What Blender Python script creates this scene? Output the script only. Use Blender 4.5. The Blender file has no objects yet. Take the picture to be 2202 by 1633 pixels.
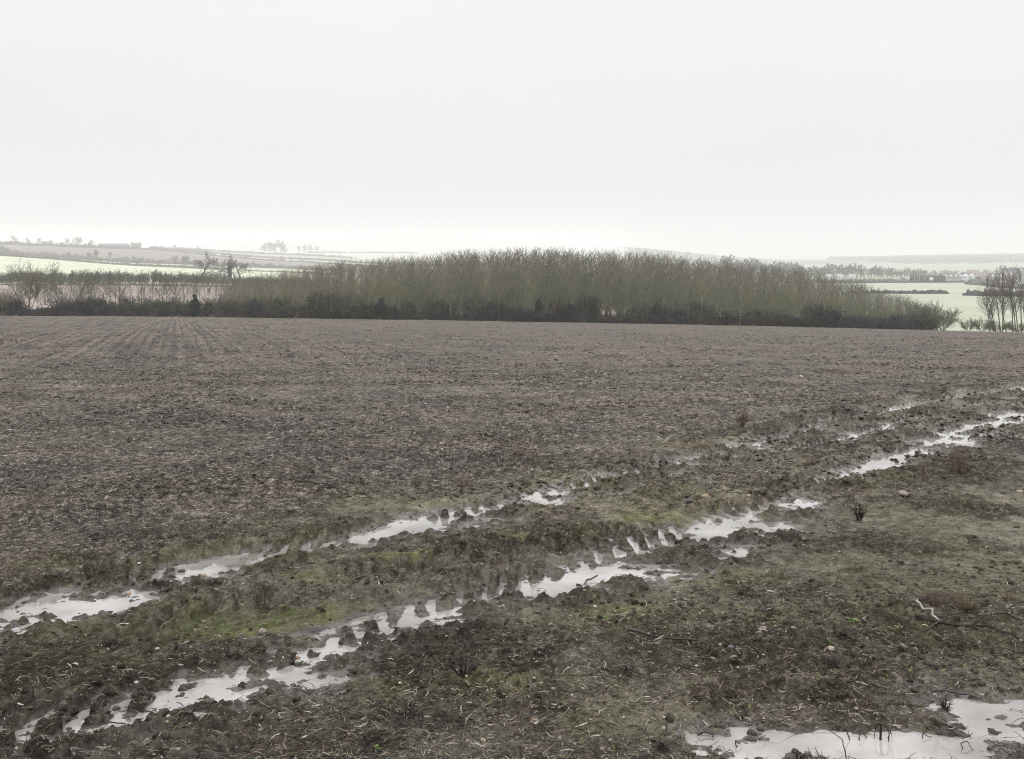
import bpy, math, random
import numpy as np
from mathutils import Vector

# ------------------------------------------------------------------ camera, sky, sun, exposure
S = bpy.context.scene
COL = S.collection
F = 2160.0                      # focal length in photo pixels
HZ = 555.0                      # eye level in the photo
cam_d = bpy.data.cameras.new('camera')
cam = bpy.data.objects.new('camera', cam_d); COL.objects.link(cam)
cam.location = (0, 0, 0); cam.rotation_euler = (math.radians(90), 0, 0)
cam_d.sensor_width = 36; cam_d.lens = 36*F/2202
cam_d.shift_y = -(816.5-HZ)/2202
cam_d.clip_start = 0.1; cam_d.clip_end = 20000
S.camera = cam
S.view_settings.view_transform = 'Standard'; S.view_settings.look = 'None'
S.view_settings.gamma = 1; S.view_settings.use_curve_mapping = False
S.view_settings.exposure = 0.0

w = bpy.data.worlds.new('World'); S.world = w; w.use_nodes = True
nt = w.node_tree; nt.nodes.clear()
wo = nt.nodes.new('ShaderNodeOutputWorld'); bg = nt.nodes.new('ShaderNodeBackground')
bg.inputs['Strength'].default_value = 0.1
sky = nt.nodes.new('ShaderNodeTexSky'); sky.sky_type = 'NISHITA'; sky.sun_disc = False
sky.sun_elevation = math.radians(38); sky.sun_rotation = math.radians(200); sky.dust_density = 4
tc = nt.nodes.new('ShaderNodeTexCoord'); sp = nt.nodes.new('ShaderNodeSeparateXYZ')
nt.links.new(tc.outputs['Generated'], sp.inputs[0])
rmp = nt.nodes.new('ShaderNodeValToRGB'); e = rmp.color_ramp.elements     # overcast: brightest overhead
e[0].position = 0.0; e[0].color = (.775, .772, .785, 1)
e[1].position = 1.0; e[1].color = (2.6, 2.6, 2.62, 1)
for p, c in ((0.10, (.815, .812, .825)), (0.2, (.885, .889, .894)), (0.27, (.905, .908, .914)), (0.34, (.95, .955, .965)), (0.55, (1.8, 1.8, 1.82))):
    q = rmp.color_ramp.elements.new(p); q.color = (*c, 1)
nt.links.new(sp.outputs['Z'], rmp.inputs['Fac'])
nz = nt.nodes.new('ShaderNodeTexNoise'); nz.inputs['Scale'].default_value = 1.6; nz.inputs['Detail'].default_value = 3
mp = nt.nodes.new('ShaderNodeMapping'); mp.inputs['Scale'].default_value = (1, 1, 3.5)
nt.links.new(tc.outputs['Generated'], mp.inputs[0]); nt.links.new(mp.outputs[0], nz.inputs['Vector'])
mr = nt.nodes.new('ShaderNodeMapRange'); mr.inputs['To Min'].default_value = 9.3; mr.inputs['To Max'].default_value = 10.55
nt.links.new(nz.outputs['Fac'], mr.inputs['Value'])
vm = nt.nodes.new('ShaderNodeVectorMath'); vm.operation = 'SCALE'
nt.links.new(rmp.outputs['Color'], vm.inputs[0]); nt.links.new(mr.outputs[0], vm.inputs['Scale'])
mx = nt.nodes.new('ShaderNodeMix'); mx.data_type = 'RGBA'; mx.inputs['Factor'].default_value = 0.996
nt.links.new(sky.outputs[0], mx.inputs[6]); nt.links.new(vm.outputs[0], mx.inputs[7])
nt.links.new(mx.outputs[2], bg.inputs['Color']); nt.links.new(bg.outputs[0], wo.inputs[0])

sun_d = bpy.data.lights.new('sun', 'SUN'); sun_d.energy = 0.6; sun_d.angle = math.radians(25); sun_d.color = (1, .97, .93)
sun = bpy.data.objects.new('sun', sun_d); COL.objects.link(sun)
sun.rotation_euler = (math.radians(52), 0, math.radians(20))
S.render.engine = 'CYCLES'
S.cycles.use_denoising = True; S.cycles.denoising_prefilter = 'NONE'; S.cycles.pixel_filter_type = 'BLACKMAN_HARRIS'; S.cycles.filter_width = 1.1
S.cycles.max_bounces = 6; S.cycles.volume_bounces = 2; S.cycles.transparent_max_bounces = 4
S.cycles.caustics_reflective = False; S.cycles.caustics_refractive = False
HAZE = 0.00034

# ------------------------------------------------------------------ helpers
rng = np.random.default_rng(7); R = random.Random(11)
f4 = np.float32

def _h(ix, iy, seed):
    h = (ix.astype(np.uint32)*np.uint32(374761393) + iy.astype(np.uint32)*np.uint32(668265263) + np.uint32((seed*362437+12345) & 0xffffffff))
    h = (h ^ (h >> np.uint32(13)))*np.uint32(1274126177)
    h = h ^ (h >> np.uint32(16))
    return (h & np.uint32(0xffffff)).astype(f4)*f4(2/0xffffff) - f4(1)

def vn(x, y, lam, seed, ang=None):
    """value noise, feature size lam metres, in [-1,1]"""
    ang = seed*1.234 if ang is None else ang
    c, s = math.cos(ang), math.sin(ang)
    X = ((x*c - y*s)/lam + seed*17.31 + 1000); Y = ((x*s + y*c)/lam + seed*9.17 + 1000)
    fx = np.floor(X); fy = np.floor(Y); ix = fx.astype(np.int64); iy = fy.astype(np.int64)
    u = (X-fx).astype(f4); v = (Y-fy).astype(f4)
    u = u*u*u*(u*(u*6-15)+10); v = v*v*v*(v*(v*6-15)+10)
    a = _h(ix, iy, seed); b = _h(ix+1, iy, seed); c_ = _h(ix, iy+1, seed); d = _h(ix+1, iy+1, seed)
    return (a+(b-a)*u)*(1-v) + (c_+(d-c_)*u)*v

def fbm(x, y, lam, seed, octv=4, gain=.5):
    t = 0; a = 1; tot = 0
    for i in range(octv):
        t = t + a*vn(x, y, lam/2**i, seed+i); tot += a; a *= gain
    return t/tot

def sstep(a, b, x):
    t = np.clip((x-a)/(b-a), 0, 1); return t*t*(3-2*t)

def near_base(X, Y):
    Xc = np.clip(X, -130, 130); Yc = np.clip(Y, 0, 400)
    return -2.1 - .05*Y + (Yc/182)*(-.0165*Xc - 6.2e-5*Xc*Xc - .3)

# valley beyond the field: photo heights by column and distance
PXC = np.array([-500, 0, 300, 600, 900, 1300, 1700, 2202, 2900], float)
TAB = [
 (220, 672,662,662,672,682,692,700,707,715), (330, 640,634,634,642,652,665,664,662,662),
 (430, 618,614,614,619,627,645,648,648,648), (490, 612,609,609,615,620,634,643,642,642),
 (560, 602,599,603,609,616,628,632,632,632), (700, 588,584,591,604,612,620,614,613,613),
 (850, 566,566,581,596,606,612,607,604,604), (1050, 548,551,573,586,600,604,600,599,597),
 (1200, 545,548,566,578,595,600,597,596,593), (1550, 520,527,537,562,580,590,590,588,584),
 (1750, 518,525,534,557,572,585,586,583,577), (2150, 515,522,533,548,562,575,580,573,566),
 (2600, 514,519,531,544,545,562,572,563,556), (3100, 512,517,528,524,508,528,562,553,549),
 (5500, 540,540,541,543,544,546,558,556,555), (9000, 548,548,548,549,550,551,553,553,553)]
def WY(Y):
    Y = np.asarray(Y, float); return np.where(Y < 1000, Y, 1000+(Y-1000)*1.35)
TY = WY([t[0] for t in TAB]); TV = np.array([t[1:] for t in TAB], float)
TAX = (PXC-1101)/F

def far_base(X, Y):
    X = np.asarray(X, float); Y = np.asarray(Y, float)
    a = np.clip(X/np.maximum(Y, 1), TAX[0], TAX[-1])
    ia = np.clip(np.searchsorted(TAX, a)-1, 0, len(TAX)-2); fa = (a-TAX[ia])/(TAX[ia+1]-TAX[ia]); fa = fa*fa*(3-2*fa)*.4+fa*.6
    ly = np.log(np.clip(Y, TY[0], TY[-1])); L = np.log(TY)
    iy = np.clip(np.searchsorted(L, ly)-1, 0, len(TY)-2); fy = (ly-L[iy])/(L[iy+1]-L[iy])
    v = (TV[iy, ia]*(1-fa)+TV[iy, ia+1]*fa)*(1-fy) + (TV[iy+1, ia]*(1-fa)+TV[iy+1, ia+1]*fa)*fy
    z = -(v-HZ)/F*Y
    k = sstep(183, 220, Y)
    return near_base(X, Y)*(1-k) + z*k

def base(X, Y):
    X = np.asarray(X, float); Y = np.asarray(Y, float)
    return np.where(Y < 183, near_base(X, Y), far_base(X, Y))

def at(px, py):
    """point of the sloping field seen at a photo pixel"""
    Y = 10.0
    for _ in range(30):
        X = (px-1101)/F*Y; r = (py-HZ)/F
        z = float(near_base(np.array(X), np.array(Y)))
        Y = Y*(.5) + .5*(-z/r)
        Y = min(Y, 182)
    return (px-1101)/F*Y, Y

def pos(px, Y):
    X = (px-1101)/F*Y
    return X, Y, float(base(X, Y))

# ---- wheel ruts: px, py, depth, berm, lugs, water, half width
# half width and berm are scaled a little here
RUTS = [
 [(-260,1385,.05,.02,.7,.55,.38),(0,1325,.05,.02,.7,.55,.38),(150,1302,.05,.02,.8,.5,.38),(300,1268,.05,.03,.9,.45,.34),(420,1234,.05,.04,.9,.5,.34),
  (520,1208,.06,.05,1,.45,.28),(620,1192,.06,.05,1,.5,.26),(760,1166,.06,.05,.9,.55,.26),(880,1141,.06,.05,.3,.95,.30),(1000,1112,.06,.05,.5,.7,.28),
  (1150,1078,.05,.04,.8,.4,.30),(1300,1038,.035,.02,.8,.55,.3),(1450,1000,.035,.02,.7,.55,.3),(1600,963,.05,.05,.6,.5,.3),(1720,930,.07,.07,.6,.6,.3),
  (1797,907,.10,.11,.6,.8,.3),(1873,894,.12,.14,.6,.9,.3),(1983,869,.13,.15,.6,.7,.3),(2106,847,.13,.15,.6,.6,.3),(2202,833,.12,.15,.6,.6,.3),(2500,800,.1,.1,.6,.6,.3)],
 [(-200,1680,.04,.02,.4,.5,.42),(150,1590,.04,.02,.4,.5,.42),(400,1512,.05,.03,.8,.42,.30),(600,1450,.05,.03,.8,.48,.30),(750,1388,.05,.03,.9,.45,.28),
  (900,1338,.05,.04,.8,.55,.32),(1000,1305,.05,.05,.9,.6,.28),(1100,1276,.05,.05,1,.6,.28),(1250,1235,.05,.05,.9,.7,.30),(1400,1185,.06,.05,.5,1.,.36),
  (1560,1140,.055,.05,.7,.85,.32),(1640,1098,.05,.05,.9,.5,.3),(1720,1058,.05,.04,.9,.5,.28),(1850,1012,.05,.05,.8,.5,.28),(1950,973,.09,.09,.6,.6,.3),(2037,940,.12,.14,.6,.9,.34),
  (2090,915,.12,.16,.6,.95,.34),(2160,896,.11,.15,.6,.9,.34),(2202,879,.1,.13,.6,.8,.34),(2500,820,.1,.1,.6,.7,.3)],
 [(1560,990,.02,.02,.4,0,.28),(1680,972,.04,.04,.5,.35,.28),(1800,950,.06,.06,.5,.6,.28),(1928,912,.09,.12,.5,.8,.28),(2037,888,.11,.14,.5,.7,.28),
  (2120,869,.12,.16,.5,.7,.28),(2202,855,.12,.15,.5,.7,.28),(2500,810,.1,.1,.5,.6,.28)],
 [(300,1385,.01,.02,.6,0,.30),(450,1345,.02,.04,1,0,.32),(650,1300,.03,.05,1.2,0,.34),(850,1252,.03,.05,1.3,0,.34),(1000,1222,.03,.05,1.3,0,.32),(1150,1197,.03,.05,1.2,.1,.3),(1280,1172,.01,.02,.7,.2,.25)],
]
RW = []
for r in RUTS:
    q = []
    for (px, py, *v) in r:
        x, y = at(px, py); v = list(v); v[4] *= 1.15+.25*(v[3] > .6); v[1] *= .62 if v[1] > .08 else 1.2; v[0] = v[0]*.6 if v[0] > .08 else v[0]*.95; v[2] = max(v[2], .85); v[3] = min(1.05, v[3]*1.1+.16*(v[3] > .3)); q.append((x, y, *v))
    RW.append(np.array(q, float))

# ---- standing water outside the ruts: px, py, half width px, half depth px, water
POOLS = [(1700,1596,230,34,.85),(1950,1612,300,46,1.0),(2190,1565,200,60,.9),(2080,1520,240,44,.55),(1560,1560,120,20,.35),(1700,1520,160,14,.2),
 (60,1600,120,26,.3),(330,1560,140,22,.4),(500,1500,110,20,.3),(640,1455,100,18,.3),(690,1400,90,16,.38),(90,1325,150,22,.42),(40,1350,110,16,.45),(250,1285,110,12,.4),
 (1430,1180,120,18,.7),(1330,1215,70,14,.6),(870,1150,80,12,.7),(1590,1118,60,9,.4),(1720,1050,80,10,.3),(2160,945,70,8,.45),(1560,978,70,9,.35),(1840,945,60,5,.6),(1460,1145,90,10,.4)]
POOLW = []
for (px, py, rx, ry, wt) in POOLS:
    x, y = at(px, py); x2, y2 = at(px, py-ry); x3, y3 = at(px, py+ry)
    POOLW.append((x, y, rx*y/F, abs(y2-y3)/2, wt))
MOSS = [(520,1362,135,26,1.),(680,1335,90,16,.9),(1335,1318,75,22,.95),(1395,1122,75,16,.95),(880,1210,120,11,.8),(1120,1168,110,9,.85),(650,1255,90,12,.7),
 (360,1300,70,10,.6),(860,1085,130,24,.45),(1060,1500,230,40,.4),(1900,1250,220,50,.3),(820,1490,110,30,.35),(1330,1560,200,40,.3),(1720,1360,140,24,.35),
 (1500,1330,300,60,.25),(560,1130,160,16,.35),(120,1230,180,18,.4),(1250,1040,200,20,.2),(380,1340,110,16,.5),(2050,1200,180,30,.3),(1470,1060,90,14,.35),(1180,1350,120,20,.35),(1080,1480,170,30,.6),(820,1500,110,26,.55),(1650,1345,120,16,.6),(1950,1270,160,30,.45),(1300,1570,140,24,.5),(1560,1250,150,22,.4)]
MOSSW = []
for (px, py, rx, ry, wt) in MOSS:
    x, y = at(px, py); x2, y2 = at(px, py-ry); x3, y3 = at(px, py+ry)
    MOSSW.append((x, y, rx*y/F, abs(y2-y3)/2, wt))

def rut_field(X, Y):
    n = len(X); dep = np.zeros(n); berm = np.zeros(n); lug = np.zeros(n); lvl = np.full(n, -9.); prof_all = np.zeros(n); wat = np.zeros(n); churn = np.zeros(n)
    for k, P in enumerate(RW):
        best = np.full(n, 1e9); bt = np.zeros(n); bs = np.zeros(n); bv = np.zeros((n, 5)); s0 = 0
        for i in range(len(P)-1):
            ax, ay = P[i, :2]; bx, by = P[i+1, :2]; dx, dy = bx-ax, by-ay; L = math.hypot(dx, dy)
            u = ((X-ax)*dx+(Y-ay)*dy)/L/L; uc = np.clip(u, 0, 1)
            qx = X-(ax+uc*dx); qy = Y-(ay+uc*dy); d = np.hypot(qx, qy)
            m = d < best
            best[m] = d[m]; bt[m] = (np.sign(qx*dy-qy*dx)*d)[m]; bs[m] = (s0+uc*L)[m]
            bv[m] = (P[i, 2:]*(1-uc[m, None])+P[i+1, 2:]*uc[m, None]); s0 += L
        sel = best < 2.6
        if not sel.any(): continue
        x = X[sel]; y = Y[sel]; t = bt[sel]; s = bs[sel]; v = bv[sel]
        wv = v[:, 4]*(1+.18*vn(x, y, .5, 40+k)+.10*vn(x, y, .17, 44+k))
        ta = np.abs(t)/(wv*np.where(t > 0, 1.38, 1.))
        prof = np.exp(-ta**4)
        br = np.exp(-((ta-1.45)/.38)**2)*(.8+.45*vn(x, y, .7, 50+k)+.22*vn(x, y, .28, 52+k))
        ph = (s - np.abs(t)*1.0 + .06*vn(x, y, .3, 60+k) + .03*vn(x, y, .11, 69))/.235
        sq = np.tanh(4.5*(np.sin(ph*2*math.pi)+.5*vn(x, y, .12, 66)))*.5+.5
        lm = np.clip(.76+.85*vn(x, y, .55, 63+k), 0, 1)*v[:, 2]
        edge = np.exp(-((ta-.62)/.56)**6)
        lg = sq*edge*lm*(.064+.03*vn(x, y, .1, 67)+.022*vn(x, y, .05, 68))
        if k == 3:   # long parallel smears beside the printed blocks
            lg = lg*sstep(-.1, .12, -t) + .035*np.maximum(0, np.sin(t/.085*2*math.pi+1.3*vn(x, y, .6, 70)))*prof*sstep(-.25, .05, t)
        dd = v[:, 0]*prof
        churn[sel] = np.maximum(churn[sel], np.exp(-(np.abs(t)/(1.15+.5*vn(x, y, .9, 75)))**2))
        cur = dep[sel]; dep[sel] = np.maximum(cur, dd)
        berm[sel] = np.maximum(berm[sel], v[:, 1]*np.clip(br, -.3, 2)*(1-prof)*np.where(t > 0, .2, 1.))
        lug[sel] = np.maximum(lug[sel], lg)
        prof_all[sel] = np.maximum(prof_all[sel], prof)
        wl = np.where((ta < 1.25) & (v[:, 3] > .12), -v[:, 0]+.0275+.030*v[:, 3], -9.)
        lvl[sel] = np.maximum(lvl[sel], wl); wat[sel] = np.maximum(wat[sel], v[:, 3]*np.exp(-(ta/1.25)**4)*(1-.7*np.clip(lg/.05, 0, 1)))
    return dep, berm, lug, lvl, prof_all, wat, churn

def relief(X, Y):
    """returns dz above the smooth slope, water level offset, masks moss / wet / straw"""
    X = np.asarray(X, float).ravel(); Y = np.asarray(Y, float).ravel(); n = len(X)
    dep = np.zeros(n); berm = np.zeros(n); lug = np.zeros(n); lvl = np.full(n, -9.); prof = np.zeros(n); wat = np.zeros(n); churn = np.zeros(n)
    s = (Y < 48) & (Y > 1.5) & (np.abs(X) < 26)
    if s.any():
        a = rut_field(X[s], Y[s]); dep[s], berm[s], lug[s], lvl[s], prof[s], wat[s], churn[s] = a
    pool = np.zeros(n); pdep = np.zeros(n)
    sw = np.nonzero(Y < 30)[0]
    xw = X[sw]; yw = Y[sw]
    wob = 1+.35*vn(xw, yw, .45, 80)+.2*vn(xw, yw, .15, 81)
    for (cx, cy, rx, ry, wt) in POOLW:
        q = np.sqrt(((xw-cx)/rx)**2+((yw-cy)/ry)**2)/wob
        m = np.exp(-(q/1.05)**3)
        k = m > .25
        pdep[sw] = np.maximum(pdep[sw], .035*m)
        li = np.where(k, -.022+.034*wt, -9.)
        lvl[sw] = np.maximum(lvl[sw], li); wat[sw] = np.maximum(wat[sw], wt*m)
    moss = np.zeros(n)
    wob = 1+.5*vn(xw, yw, .5, 83)+.3*vn(xw, yw, .14, 84)
    for (cx, cy, rx, ry, wt) in MOSSW:
        q = np.sqrt(((xw-cx)/rx)**2+((yw-cy)/ry)**2)/np.maximum(wob, .3)
        moss[sw] = np.maximum(moss[sw], wt*np.exp(-(q)**3.))
    moss[sw] = np.maximum(moss[sw], .28*sstep(.12, .45, fbm(xw, yw, 1.5, 86, 4))*sstep(20, 12, yw))
    # straw field: left of / beyond the tracks, churned green-grey mud around and right of them
    d0 = (Y - (8.6 + .62*X)) + 1.0*fbm(X, Y, 3, 90, 3)
    straw = np.where(X < 30, sstep(-.6, 2.2, d0), 1.)
    straw = np.maximum(straw, sstep(24, 34, Y))*(1-.95*np.clip(churn*1.3, 0, 1))*(1-.5*np.exp(-((Y-29-.12*X)/(5.5+2*vn(X, Y, 9, 91)))**2)*np.clip(.75+.6*fbm(X, Y, 5, 92, 3), 0, 1))
    fade = 1/(1+(Y/55)**2)
    flat = np.clip(1 - .42*np.clip(wat*1.6, 0, 1) - .6*moss, .25, 1)
    n1 = fbm(X, Y, 1.3, 100, 2)
    rgh = np.clip(.58 + .5*vn(X, Y, 1.1, 105) + .4*vn(X, Y, .4, 106) + .35*churn, .10, 1.5)
    c1 = np.abs(vn(X, Y, .21, 110)); c2 = np.abs(vn(X, Y, .10, 112)); c3 = np.abs(vn(X, Y, .052, 114)); c4 = vn(X, Y, .024, 116); c5 = vn(X, Y, .011, 118)
    cl = .036*c1 + .036*c2 + .028*c3 + .009*c4 + .005*c5
    isl = .042*np.clip(.8*vn(X, Y, .30, 121)+.6*vn(X, Y, .13, 122)+.4*vn(X, Y, .06, 123)-.12, 0, 1)*np.clip(wat*2, 0, 1)
    big = .022*(n1+.6)
    far = .09*fbm(X, Y, 9, 120, 2)*sstep(20, 60, Y)
    swell = -.25*np.exp(-((Y-42)/16)**2) + .12*np.exp(-((Y-75)/18)**2)
    dz = isl + big*flat*fade + cl*rgh*flat*(fade*.9+.1) + far - np.maximum(dep, pdep) + lug + berm*(1+.25*c1) + swell*sstep(24, 40, Y)
    damp = np.clip((lvl+.017+.016*vn(X, Y, .06, 126)+.012*vn(X, Y, .2, 127)-dz)/.010, 0, 1)*(lvl > -5)
    wet = np.clip(damp + np.clip(wat*2.5, 0, 1)*sstep(.12, .22, fbm(X, Y, .3, 125, 4))*.7*(dz < lvl+.03), 0, 1)
    return dz, lvl, moss, wet, straw, wat, np.clip((rgh*flat-.30)/.6+.5*vn(X, Y, .13, 128)*(Y < 30), 0, 1)

def ground_z(X, Y):
    X = np.atleast_1d(np.asarray(X, float)); Y = np.atleast_1d(np.asarray(Y, float))
    r = relief(X, Y)
    return near_base(X, Y)+r[0], near_base(X, Y)+r[1], r

def gz(X, Y):
    a, b, _ = ground_z([X], [Y]); return float(max(a[0], b[0]))

def mesh_np(name, V, Fq, mat, smooth=False, attrs=None, parent=None):
    """V (n,3); Fq (m,3|4) one polygon size"""
    me = bpy.data.meshes.new(name); V = np.ascontiguousarray(V, dtype=f4); Fq = np.ascontiguousarray(Fq, dtype=np.int32)
    k = Fq.shape[1]
    me.vertices.add(len(V)); me.vertices.foreach_set('co', V.ravel())
    me.loops.add(Fq.size); me.loops.foreach_set('vertex_index', Fq.ravel())
    me.polygons.add(len(Fq)); me.polygons.foreach_set('loop_start', np.arange(0, Fq.size, k, dtype=np.int32))
    me.polygons.foreach_set('loop_total', np.full(len(Fq), k, np.int32))
    if smooth: me.polygons.foreach_set('use_smooth', np.ones(len(Fq), bool))
    me.update(calc_edges=True)
    for an, (ty, arr) in (attrs or {}).items():
        at_ = me.attributes.new(an, ty, 'POINT')
        at_.data.foreach_set('color' if ty == 'FLOAT_COLOR' else 'value', np.ascontiguousarray(arr, dtype=f4).ravel())
    if mat: me.materials.append(mat)
    o = bpy.data.objects.new(name, me); COL.objects.link(o)
    if parent is not None: o.parent = parent
    return o

def tag(o, label=None, cat=None, group=None, kind=None):
    if label: o['label'] = label
    if cat: o['category'] = cat
    if group: o['group'] = group
    if kind: o['kind'] = kind
    return o

def empty(name, loc=(0, 0, 0), rz=0):
    o = bpy.data.objects.new(name, None); COL.objects.link(o); o.location = loc; o.rotation_euler = (0, 0, rz); return o

def dup(root, loc, rz=0, sc=(1, 1, 1), label=None, group=None, cat=None):
    r = root.copy(); COL.objects.link(r); r.location = loc; r.rotation_euler = (0, 0, rz); r.scale = sc
    if label: r['label'] = label
    if group: r['group'] = group
    if cat: r['category'] = cat
    for ch in root.children:
        c = ch.copy(); COL.objects.link(c); c.parent = r
    return r

def tubes(P0, P1, R0, R1, n=3):
    P0 = np.asarray(P0, float); P1 = np.asarray(P1, float); R0 = np.asarray(R0, float); R1 = np.asarray(R1, float)
    d = P1-P0; L = np.linalg.norm(d, axis=1, keepdims=True)+1e-9; d = d/L
    up = np.where(np.abs(d[:, 2:3]) > .9, np.array([[1., 0, 0]]), np.array([[0, 0, 1.]]))
    u = np.cross(d, up); u /= np.linalg.norm(u, axis=1, keepdims=True)+1e-9; v = np.cross(d, u)
    m = len(P0); V = np.zeros((m, 2*n, 3))
    for j in range(n):
        a = 2*math.pi*j/n; o = u*math.cos(a)+v*math.sin(a)
        V[:, j] = P0+o*R0[:, None]; V[:, n+j] = P1+o*R1[:, None]
    b = (np.arange(m)*2*n)[:, None]
    Q = np.concatenate([np.concatenate([b+j, b+(j+1) % n, b+n+(j+1) % n, b+n+j], axis=1) for j in range(n)])
    return V.reshape(-1, 3), Q

def segs_mesh(segs, n=3):
    a = np.array([(*p, *q, r0, r1) for p, q, r0, r1 in segs])
    return tubes(a[:, :3], a[:, 3:6], a[:, 6], a[:, 7], n)

# ------------------------------------------------------------------ materials
def new_mat(name):
    m = bpy.data.materials.new(name); m.use_nodes = True
    b = m.node_tree.nodes['Principled BSDF']; return m, m.node_tree, b

def plain(name, cols, scale=6, rough=.9, spec=.06, bump=.0, bdist=.01, attr=None):
    """ramp of colours driven by noise (or by the mesh's 'tone' attribute plus noise)"""
    m, t, b = new_mat(name)
    co = t.nodes.new('ShaderNodeTexCoord'); no = t.nodes.new('ShaderNodeTexNoise'); no.inputs['Scale'].default_value = scale; no.inputs['Detail'].default_value = 5
    t.links.new(co.outputs['Object'], no.inputs['Vector'])
    rp = t.nodes.new('ShaderNodeValToRGB'); el = rp.color_ramp.elements
    for i, c in enumerate(cols):
        p = (i/(len(cols)-1)) if attr else .3+.4*i/(len(cols)-1)
        q = el[i] if i < 2 else el.new(p)
        q.position = p; q.color = (*c, 1)
    if attr:
        a = t.nodes.new('ShaderNodeAttribute'); a.attribute_name = attr
        t.links.new(a.outputs['Fac'], rp.inputs['Fac'])
    else:
        t.links.new(no.outputs['Fac'], rp.inputs['Fac'])
    t.links.new(rp.outputs['Color'], b.inputs['Base Color'])
    b.inputs['Roughness'].default_value = rough; b.inputs['Specular IOR Level'].default_value = spec
    if bump:
        bu = t.nodes.new('ShaderNodeBump'); bu.inputs['Strength'].default_value = bump; bu.inputs['Distance'].default_value = bdist
        t.links.new(no.outputs['Fac'], bu.inputs['Height']); t.links.new(bu.outputs[0], b.inputs['Normal'])
    return m

def soil_material():
    m, t, b = new_mat('field soil')
    N = t.nodes; L = t.links
    co = N.new('ShaderNodeTexCoord')
    za = N.new('ShaderNodeAttribute'); za.attribute_name = 'zone'
    sx = N.new('ShaderNodeSeparateColor'); L.new(za.outputs['Color'], sx.inputs[0])
    def noise(sc, det=4, rough=.6, mapsc=None, rot=0):
        n = N.new('ShaderNodeTexNoise'); n.inputs['Scale'].default_value = sc; n.inputs['Detail'].default_value = det; n.inputs['Roughness'].default_value = rough
        if mapsc:
            mp = N.new('ShaderNodeMapping'); mp.inputs['Scale'].default_value = mapsc; mp.inputs['Rotation'].default_value = (0, 0, rot)
            L.new(co.outputs['Object'], mp.inputs[0]); L.new(mp.outputs[0], n.inputs['Vector'])
        else: L.new(co.outputs['Object'], n.inputs['Vector'])
        return n.outputs['Fac']
    def ramp(fac, stops):
        r = N.new('ShaderNodeValToRGB'); el = r.color_ramp.elements
        for i, (p, c) in enumerate(stops):
            q = el[i] if i < 2 else el.new(p)
            q.position = p; q.color = (*c, 1)
        L.new(fac, r.inputs['Fac']); return r.outputs['Color']
    def mix(f, a, c, mode='MIX'):
        x = N.new('ShaderNodeMix'); x.data_type = 'RGBA'; x.blend_type = mode
        if isinstance(f, float): x.inputs['Factor'].default_value = f
        else: L.new(f, x.inputs['Factor'])
        L.new(a, x.inputs[6]) if not isinstance(a, tuple) else setattr(x.inputs[6], 'default_value', (*a, 1))
        L.new(c, x.inputs[7]) if not isinstance(c, tuple) else setattr(x.inputs[7], 'default_value', (*c, 1))
        return x.outputs[2]
    fine = noise(9, 10, .9); coarse = noise(1.1, 8, .84); mid = noise(5, 6, .65); bigp = noise(.55, 4, .6)
    mud = ramp(fine, [(.38, (.009, .008, .006)), (.46, (.038, .032, .025)), (.53, (.112, .097, .077)), (.61, (.31, .275, .225))])  # mottled mud; near-black end paints the shade of crevices into its colour
    silt = ramp(fine, [(.38, (.048, .043, .034)), (.46, (.165, .153, .120)), (.54, (.26, .242, .196)), (.64, (.38, .355, .305))])
    mud = mix(za.outputs['Alpha'], silt, mud)
    olive = ramp(mid, [(.35, (.046, .038, .028)), (.5, (.064, .056, .040)), (.62, (.084, .080, .050)), (.72, (.12, .108, .082))])
    mud = mix(.28, mud, olive)
    strawc = ramp(fine, [(.38, (.010, .0085, .0075)), (.46, (.046, .040, .034)), (.53, (.128, .111, .096)), (.61, (.43, .385, .34))])  # straw and soil; darkest specks are painted shade in the gaps
    warm = ramp(bigp, [(.38, (.90, .91, .91)), (.5, (1, 1, 1)), (.62, (1.07, 1.02, 1.0))])
    strawc = mix(1.0, strawc, warm, 'MULTIPLY')
    # drilled rows running away to the left, only in the far part of the field
    sep = N.new('ShaderNodeSeparateXYZ'); L.new(co.outputs['Object'], sep.inputs[0])
    m1 = N.new('ShaderNodeMapping'); m1.inputs['Rotation'].default_value = (0, 0, -.324); L.new(co.outputs['Object'], m1.inputs[0])
    m2 = N.new('ShaderNodeMapping'); m2.inputs['Scale'].default_value = (1.9, .010, 1); L.new(m1.outputs[0], m2.inputs[0])
    rn = N.new('ShaderNodeTexNoise'); rn.inputs['Scale'].default_value = 1; rn.inputs['Detail'].default_value = 3; L.new(m2.outputs[0], rn.inputs['Vector'])
    rowc = ramp(rn.outputs['Fac'], [(.40, (.74, .74, .76)), (.5, (1, 1, 1)), (.60, (1.18, 1.15, 1.13))])
    rf = N.new('ShaderNodeMapRange'); rf.inputs['From Min'].default_value = 32; rf.inputs['From Max'].default_value = 55; L.new(sep.outputs['Y'], rf.inputs['Value'])
    rx = N.new('ShaderNodeMapRange'); rx.inputs['From Min'].default_value = 5; rx.inputs['From Max'].default_value = -25; L.new(sep.outputs['X'], rx.inputs['Value'])
    mu = N.new('ShaderNodeMath'); mu.operation = 'MULTIPLY'; L.new(rf.outputs[0], mu.inputs[0]); L.new(rx.outputs[0], mu.inputs[1])
    strawc = mix(mu.outputs[0], strawc, mix(1.0, strawc, rowc, 'MULTIPLY'))
    col = mix(sx.outputs['Blue'], mud, strawc)
    wv = N.new('ShaderNodeTexWave'); wv.inputs['Scale'].default_value = .5; wv.inputs['Distortion'].default_value = 1.2; wv.inputs['Detail'].default_value = 2; wv.inputs['Detail Scale'].default_value = .15
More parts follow.
